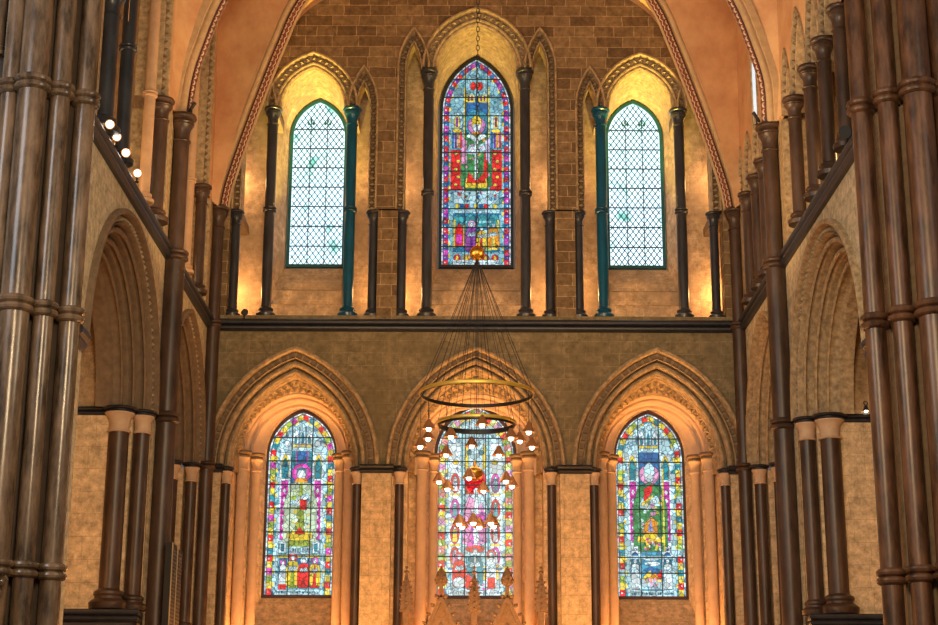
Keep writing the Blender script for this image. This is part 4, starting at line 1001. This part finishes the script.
def paint_top(g):
    g.base(PALE); A = g.A; zb = g.zb
    g.scatter(-.5, .5, zb, A.z0 + .7 * A.h, (TEAL, PALE, WH, GREY, (.1, .45, .6)), 240, .5, (.02, .05))
    g.rect(-.24, 12.8, .24, 14.8, BL, 2); g.ell(0, 14.20, .26, .30, (.05, .4, .55), 3); g.ell(0, 14.14, .18, .2, MAG, 4); g.ell(0, 14.14, .14, .16, (.1, .3, .7), 5)
    for s in (-1, 1):
        g.rect(s * .40 - .12, 12.75, s * .40 + .12, 13.6, RED, 3)
        for k in range(5): g.ell(s * .40 + (.03 if k % 2 else -.02), 12.85 + k * .17, .035, .03, YEL, 4)
        for k in range(4): g.rect(s * .40 - .1 + k * .055, 13.65, s * .40 - .06 + k * .055, 14.0, (BL, PUR, ORG, RED)[k], 4)
        g.rect(s * .40 - .1, 14.08, s * .40 + .1, 14.42, WH, 3); g.pointed(s * .40, 14.1, .05, .28, YEL, 4); g.rect(s * .40 - .02, 14.12, s * .40 + .02, 14.32, PUR, 5); g.ell(s * .4, 14.03, .09, .04, YEL, 5)
        g.rect(s * .25 - .012, 13.6, s * .25 + .012, 15.0, YEL, 4)
        g.rect(s * .13 - .09, 14.66, s * .13 + .09, 14.82, YEL, 4); g.rect(s * .13 - .05, 14.7, s * .13 - .02, 14.8, PUR, 5); g.rect(s * .13 + .02, 14.7, s * .13 + .05, 14.8, PUR, 5)
        g.ell(s * .07, 15.02, .055, .09, RED, 5); g.rect(s * .16 - .01, 14.85, s * .16 + .01, 15.2, WH, 5)
    g.rect(-.01, 14.85, .01, 15.4, YEL, 6)
    g.figure(0, 12.72, 1.62, GRN, GRN, halo=(.6, .2, .5), hat=YEL, lay=8)
    g.scatter(-.26, .26, 13.05, 13.85, ((.02, .2, .08), (.1, .4, .2), (.05, .3, .15), PINK, ORG), 36, 12, (.02, .04))
    g.poly([(-.03, 12.95), (.03, 12.95), (.035, 13.8), (-.035, 13.8)], WHT, 14); g.poly([(-.2, 13.9), (0, 13.76), (.2, 13.9), (.14, 13.98), (0, 13.86), (-.14, 13.98)], WHT, 14.2)
    g.ell(0, 13.96, .11, .035, ORG, 14.4); g.poly([(-.24, 12.78), (.24, 12.78), (.2, 13.0), (0, 12.86), (-.2, 13.0)], YEL, 14.5); g.poly([(-.2, 12.88), (.2, 12.88), (.16, 13.12), (0, 12.92), (-.16, 13.12)], RED, 14.7)
    g.poly([(-.30, 13.3), (-.2, 13.3), (-.2, 13.8), (-.3, 13.9)], PINK, 14.6); g.poly([(.14, 13.0), (.22, 13.0), (.24, 13.5), (.17, 13.6)], RED, 14.8); g.poly([(.2, 13.4), (.28, 13.3), (.27, 13.9), (.18, 13.8)], (.7, .6, .9), 14.9)
    g.rect(-.46, 12.44, .46, 12.72, WH, 4); g.scatter(-.44, .44, 12.5, 12.76, (WHT, RED, PALE, GRN, PINK, BL), 44, 5, (.02, .04))
    for k in range(9): g.rect(-.42 + k * .096, 12.34, -.35 + k * .096, 12.43, (YEL, BL, RED, WH)[k % 4], 5)
    g.rect(-.48, 12.24, .48, 12.30, WH, 5)
    g.rect(-.46, 11.42, .46, 12.24, (.02, .22, .4), 2)
    for k in range(4): g.pointed(-.36 + k * .24, 11.95, .10, .27, (.05, .4, .45), 3)
    g.glyphs(-.2, .3, 12.03, .05, 6, WH)
    g.rect(-.46, 11.5, -.42, 12.1, YEL, 4); g.rect(.42, 11.5, .46, 12.1, YEL, 4); g.rect(-.26, 11.55, -.22, 12.0, YEL, 4)
    g.pointed(-.345, 11.55, .075, .48, RED, 5); g.rect(-.40, 11.6, -.29, 11.78, MAG, 6); g.figure(-.09, 11.42, .66, PUR, (.4, .1, .5), halo=PINK, lay=7)
    g.figure(.11, 11.46, .52, RED, YEL, lay=8); g.figure(.24, 11.44, .58, (.2, .6, .2), WH, lay=7); g.figure(.35, 11.46, .60, YEL, ORG, lay=8)
    for k in range(5): g.pointed(-.38 + k * .19, 11.24, .065, .12, RED if k != 1 else ORG, 6); g.pointed(-.38 + k * .19, 11.24, .025, .09, YEL, 7)
    g.rect(-.46, zb + .02, .46, zb + .11, WHT, 6); g.glyphs(-.44, .44, zb + .03, .06, 7, GREY)
    g.border([RED, PUR, MAG, BL, RED, PUR, RED, BL], .085, .11)
hl = [4.58 + .0 + .455 * k for k in range(1, 8)]
for i, (l, pf) in enumerate(zip(LOW, (paint_left, paint_mid, paint_right))):
    a_ = (.64, .76 if 0 else .64, .64)[i]
    if i == 1: A = Arch(0, .745, .98, 7.24, 4.5)
    else: A = Arch(l['cx'], .645, .86, 7.24, 4.5)
    make_window('window_%d' % (i + 1), A, 1.80, 4.56, pf, M['glass_low'], M['dark_frame'], [5.0, 5.3 + .0, 5.76, 6.22, 6.68, 7.14, 7.6], [(-.2, 9), (.2, 9)])
make_window('window_4', Arch(0, .70, 1.16, 14.46, 11.12), 1.80, 11.13, paint_top, M['glass_up'], M['iron'], [11.52 + .405 * k for k in range(10)], [(-.23, 9 + 9), (.23, 18), (0, 18)])
# lattice windows
def paint_plain(g): g.base((1, 1, 1))
for i, s in enumerate((-1, 1)):
    A = Arch(s * 3.23, .53, .76, 13.88, 11.1)
    root, G = make_window('window_%d' % (5 + i), A, 1.80, 11.13, paint_plain, M['clear'], M['teal_frame'], [11.52 + .42 * k for k in range(7)], [(-.17, 14.28), (.17, 14.28)], .06)
    m_ = MB(); st = .118; aa = math.radians(54)
    def inside(x, z): return z > 11.13 and abs(x) < A.a - .01 and z < A.top(A.cx + x) - .01
    for sg in (-1, 1):
        k = -60
        while k < 60:
            # line: x = k*st + sg*(z-11.13)/tan(aa)
            seg = None; z = 11.12; run = None
            while z < 14.7:
                x = k * st + sg * (z - 11.13) / math.tan(aa); ins = inside(x, z)
                if ins and run is None: run = (x, z)
                if (not ins) and run is not None:
                    x1 = k * st + sg * (z - .02 - 11.13) / math.tan(aa); seg = (run, (x1, z - .02)); break
                z += .02
            if seg and seg[1][1] - seg[0][1] > .04:
                (x0, z0), (x1, z1) = seg; q = .013
                m_.add([(A.cx + x0 - q, 1.788, z0), (A.cx + x0 + q, 1.788, z0), (A.cx + x1 + q, 1.788, z1), (A.cx + x1 - q, 1.788, z1)], [(0, 1, 2, 3)])
            k += 1
    for x in (-.17, .17):
        for zz in (14.16,):
            for dx in (-.05, 0, .05): m_.box(A.cx + x + dx - .022, 1.77, zz + (.06 if dx == 0 else 0) - .03, A.cx + x + dx + .022, 1.785, zz + (.06 if dx == 0 else 0) + .03)
    obj('lead_lattice', m_, M['teal_frame'], root, smooth=False)

# ================================================================== CHANDELIER
YC = -4.2; ZR = 7.15
ch = empty('ring_chandelier', (0, YC, 17.5), 'large ring chandelier with gilded balls and bell lamps hanging on a long chain', 'chandelier')
m_ = MB(); z = 17.45; k = 0
while z > 9.62:
    R_ = .028; pts = []
    for j in range(9):
        a = 2 * PI * j / 8; u = R_ * math.cos(a); v = .055 * math.sin(a)
        pts.append((u if k % 2 else 0, YC + (0 if k % 2 else u), z + v))
    m_.tube(pts, .007, 5, False); z -= .085; k += 1
obj('chain', m_, M['iron'], ch)
m_ = MB(); m_.sphere((0, YC, 9.49), .125, 16); m_.lathe([(.02, 0), (.03, .04), (.0001, .06)], (0, YC, 9.61), 12); obj('upper_ball', m_, M['gold'], ch)
m_ = MB(); m_.torus((0, YC, ZR), .884, .016, 72, 8, 1.9); obj('upper_ring', m_, M['ring_dark'], ch)
m_ = MB(); m_.torus((0, YC, ZR + .004), .905, .014, 72, 8, 2.2); obj('upper_ring_rim', m_, M['ring_gold'], ch)
Z2 = 6.66
m_ = MB(); m_.torus((0, YC, Z2), .600, .014, 64, 8, 3.0); obj('lower_ring', m_, M['ring_dark'], ch)
m_ = MB(); m_.torus((0, YC, Z2 + .02), .617, .013, 64, 8, 2.0); obj('lower_ring_rim', m_, M['ring_gold'], ch)
m_ = MB(); m_.lathe([(.0001, -.12), (.06, -.105), (.11, -.06), (.13, 0), (.13, .03), (.11, .07), (.06, .1), (.03, .12), (.02, .2), (.0001, .21)], (-.03, YC, 5.88), 20); obj('lower_orb', m_, M['gold'], ch)
for k in range(12):
    a = 2 * PI * (k + .5) / 12
    m_ = MB(); m_.tube([(.015 * math.cos(a), YC + .015 * math.sin(a), 9.37), (.9 * math.cos(a), YC + .9 * math.sin(a), ZR + .03)], .0055, 5); obj('cable', m_, M['iron'], ch)
for k in range(8):
    a = 2 * PI * (k + .25) / 8
    m_ = MB(); m_.tube([(.012 * math.cos(a), YC + .012 * math.sin(a), 9.37), (.615 * math.cos(a), YC + .615 * math.sin(a), Z2 + .04)], .004, 5); obj('cable', m_, M['iron'], ch)
for k in range(4):
    a = 2 * PI * (k + .1) / 4
    m_ = MB(); m_.tube([(.01 * math.cos(a), YC + .01 * math.sin(a), 9.37), (.04 * math.cos(a), YC + .04 * math.sin(a), 5.9)], .004, 5); obj('cable', m_, M['iron'], ch)
shade = MB(); shade.lathe([(r * 1.25, z * 1.2) for r, z in [(.012, .125), (.022, .12), (.035, .09), (.055, .055), (.075, .015), (.09, -.005), (.086, -.008), (.07, .006), (.045, .04), (.0001, .08)]], n=18)
bulb = MB(); bulb.sphere((0, 0, -.005), .042, 8)
sh_me = mesh_of('lamp_shade', shade, M['copper']); bu_me = mesh_of('bulb', bulb, M['bulb'])
lamps = [(429, 430, 1, .9), (451, 438, 1, .9), (481, 426, 1, .9), (509, 439, 1, .9), (527, 433, 1, .9), (427, 440, -1, .9), (445, 456, -1, .9), (471, 447, -1, .9), (499, 456, -1, .9), (520, 442, -1, .9), (420, 448, 0, .9), (531, 448, 0, .9),
         (439, 483, 0, .6), (447, 490, -1, .6), (468.5, 479, 1, .6), (483, 492, -1, .6), (504.5, 482, 1, .6), (511, 487, 0, .6), (459, 525, 0, .28), (462, 528, -1, .28), (473, 524, 1, .28), (479, 528, -1, .28), (490, 524, 1, .28), (493, 527, 0, .28)]
for px, py, nf, R_ in lamps:     # measured lamp positions turned into places under their ring
    X = (px - 476) / 63.3
    X = max(-R_, min(R_, X)); Y = -nf * math.sqrt(max(0, R_ * R_ - X * X))
    dist = 29.1 + YC + Y; el = TH + math.atan(-(py - 312.5) / F); zz = 1.6 + dist * math.tan(el)
    zz = zz + .02
    o = bpy.data.objects.new('lamp_shade', sh_me); COL.objects.link(o); o.parent = ch; o.location = (X, Y, zz - 17.5)
    b = bpy.data.objects.new('bulb', bu_me); COL.objects.link(b); b.parent = o
    ztop = ZR if R_ > .8 else Z2 if R_ > .5 else 5.75
    if R_ > .5:
        m_ = MB(); m_.tube([(X, Y, zz + .12 - 17.5), (X, Y, ztop - 17.5)], .004, 5); obj('cable', m_, M['iron'], ch, off=(0, 0, 0))
    else:
        m_ = MB(); m_.tube([(X, Y, zz + .12 - 17.5), (X * .3, Y * .3, 5.6 - 17.5)], .004, 5); obj('cable', m_, M['iron'], ch, off=(0, 0, 0))
light('POINT', 'chandelier_glow', (0, YC, 6.0), 26, (1, .75, .45), .5)

# ================================================================== ALTAR SCREEN
sr = empty('altar_screen', (0, -.6, 1.0), 'carved stone altar screen with pinnacles and gables at the bottom centre', 'altar screen')
m_ = MB(); m_.box(-1.35, -.72, 1.0, 1.35, -.45, 3.35); obj('panel', m_, M['screen'], sr)
def crocket(m_, x, y, z, s, r=.03): m_.sphere((x + s * r * .3, y, z), r, 6, .9); m_.sphere((x + s * r * .9, y, z + r * .5), r * .6, 6)
for x in (-1.21, -.02, 1.15):
    m_ = MB(); m_.box(x - .05, -.68, 3.3, x + .05, -.58, 4.06)
    obj('pinnacle_stem', m_, M['screen'], sr)
    m_ = MB(); w0 = .105
    m_.add([(x - w0, -.63 - w0, 4.06), (x + w0, -.63 - w0, 4.06), (x + w0, -.63 + w0, 4.06), (x - w0, -.63 + w0, 4.06), (x - w0 * .85, -.63 - w0 * .85, 4.34), (x + w0 * .85, -.63 - w0 * .85, 4.34), (x + w0 * .85, -.63 + w0 * .85, 4.34), (x - w0 * .85, -.63 + w0 * .85, 4.34), (x, -.63, 4.82)],
           [(0, 1, 5, 4), (1, 2, 6, 5), (2, 3, 7, 6), (3, 0, 4, 7), (0, 3, 2, 1), (4, 5, 8), (5, 6, 8), (6, 7, 8), (7, 4, 8)])
    for k in range(6):
        zz = 4.06 + k * .1; ww = w0 * (1 if zz < 4.34 else (4.82 - zz) / .48)
        for s in (-1, 1): crocket(m_, x + s * ww * .8, -.63 - ww * .8, zz, s, .026)
        crocket(m_, x, -.63 - ww, zz + .04, 0, .024)
    m_.sphere((x, -.63, 4.74), .045, 8, .7); m_.sphere((x, -.63, 4.82), .028, 6)
    obj('pinnacle', m_, M['screen'], sr)
for x in (-.60, .56):
    m_ = MB(); y = -.66
    for s in (-1, 1):
        m_.add([(x, y, 4.36), (x, y, 4.22), (x + s * .40, y, 3.30), (x + s * .48, y, 3.36), (x, y + .14, 4.36), (x, y + .14, 4.22), (x + s * .40, y + .14, 3.30), (x + s * .48, y + .14, 3.36)], [(0, 1, 2, 3), (4, 7, 6, 5), (0, 3, 7, 4), (1, 5, 6, 2)])
        for k in range(6):
            t = (k + .6) / 6.5; crocket(m_, x + s * (.02 + .46 * t), y + .05, 4.36 - t + .05, s, .038)
    m_.add([(x, y + .1, 4.25), (x - .42, y + .1, 3.3), (x + .42, y + .1, 3.3)], [(0, 1, 2)])
    m_.tube([(x - .2, y + .08, 3.3), (x - .16, y + .08, 3.55), (x, y + .08, 3.85), (x + .16, y + .08, 3.55), (x + .2, y + .08, 3.3)], .025, 6)
    obj('gable', m_, M['screen'], sr)
    m_ = MB(); m_.box(x - .035, y, 4.3, x + .035, y + .1, 4.52)
    m_.lathe([(.05, 4.50), (.10, 4.54), (.105, 4.62), (.08, 4.72), (.03, 4.80), (.0001, 4.86)], (x, y + .05, 0), 8)
    for k in range(8):
        a = k * PI / 4; m_.sphere((x + .09 * math.cos(a), y + .05 + .09 * math.sin(a), 4.60 + .05 * (k % 2)), .032, 6)
    obj('finial', m_, M['screen'], sr)

# ================================================================== SMALL FITTINGS
def spotlight(loc, label, aim=(0, -1, -.3), lit=True, cat='spotlight', group=None, r=.06):
    root = empty('spotlight', loc, label, cat, group)
    d = Vector(aim).normalized(); c = Vector((0, 0, .13))
    m_ = MB(); m_.tube([c - d * .10, c - d * .07, c + d * .06, c + d * .10], [r * .5, r * .85, r, r * 1.05], 14); obj('housing', m_, M['black_paint'] if not lit else M['copper'], root, off=(0, 0, 0))
    m_ = MB(); m_.tube([(0, 0, 0), (0, 0, .1)], .012, 6); m_.lathe([(.03, 0), (.03, .012), (.0001, .012)], n=10); obj('bracket', m_, M['black_paint'], root, off=(0, 0, 0))
    if lit:
        m_ = MB(); p = c + d * .10; m_.sphere(p, r * .8, 8); obj('bulb', m_, M['spot_bulb'], root, off=(0, 0, 0))
    return root
for k, (y, ds) in enumerate(((-9.28, 'nearest the clustered pier'), (-8.85, 'second from the clustered pier'), (-8.25, 'third from the clustered pier'), (-7.45, 'furthest from the clustered pier'))):
    spotlight((-4.88, y, 9.50), 'lit round spotlight on the left gallery ledge, ' + ds, (.25, -1, -.25), True, group='lit spotlights on the left gallery')
spotlight((4.88, -9.2, 9.48), 'unlit black spotlight on the right gallery ledge beside the big pier', (-.6, -1, -.4), False, r=.085)
spotlight((-4.72, YB[-1], 11.80), 'small fitting perched on the left vault capital', (.6, -.3, .8), False, r=.03)
spotlight((4.66, YB[1], 11.80), 'small fitting perched on the right vault capital', (-.6, -.3, .8), False, r=.03)
spotlight((-4.35, -.03, 9.5), 'small black fitting on the ledge of the front gallery, left end', (.3, -1, -.2), False, r=.06)
pd = empty('wall_lamp', (5.98, -4.93 + .1, 6.74), 'small lit lamp hanging on the wall string through the right arch', 'lamp')
m_ = MB(); m_.torus((0, -.06, .14), .03, .006, 16, 6, axis='y'); m_.lathe([(.0001, .1), (.02, .1), (.045, .02), (.04, .02)], (0, -.06, 0), 12); obj('lamp_shade', m_, M['black_paint'], pd, off=(0, 0, 0))
m_ = MB(); m_.sphere((0, -.06, .02), .03, 6); obj('bulb', m_, M['bulb'], pd, off=(0, 0, 0))
# column loudspeaker
sp = empty('column_loudspeaker', (-4.60, -4.28, 2.9), 'tall black twin column loudspeaker beside the left wall shaft', 'loudspeaker')
for y0, y1, h in ((-.44, -.03, 1.82), (.0, .45, 1.78)):
    m_ = MB(); m_.box(-.10, y0, 0, .0, y1, h); m_.box(-.06, y0 + .03, h, -.02, y1 - .03, h + .01); cb_ = obj('cabinet', m_, M['speaker'], sp, off=(0, 0, 0), smooth=False)
    m_ = MB(); m_.box(.0, y0, 0, .012, y0 + .03, h); obj('lit_edge', m_, M['pale_wood'], cb_, off=(0, 0, 0), smooth=False)  # pale strip paints in the light on the cabinet's front edge
    m_ = MB()
    for k in range(30): m_.box(.0, y0 + .06, .05 + k * .057, .008, y1 - .04, .08 + k * .057)
    obj('grille', m_, M['iron'], cb_, off=(0, 0, 0), smooth=False)
# daylit clerestory light of the right far bay
A8 = Arch(-2.3, .22, .5, 13.6, 12.6); m_ = MB(); m_.add([(5.0 - .004, x, z) for x, z in A8.pts(0, 10)], [tuple(range(len(A8.pts(0, 10))))])
w8 = empty('window_8', (5.0, -2.35, 12.1), kind='structure'); obj('window_glass', m_, M['side_day'], w8, smooth=False)
m_ = MB(); m_.loft([[(5.0 - q, x, z) for x, z in A8.pts(dr)] for dr, q in ((.04, 0), (.04, .03), (0, .03), (0, 0))]); obj('window_frame', m_, M['buff'], w8)
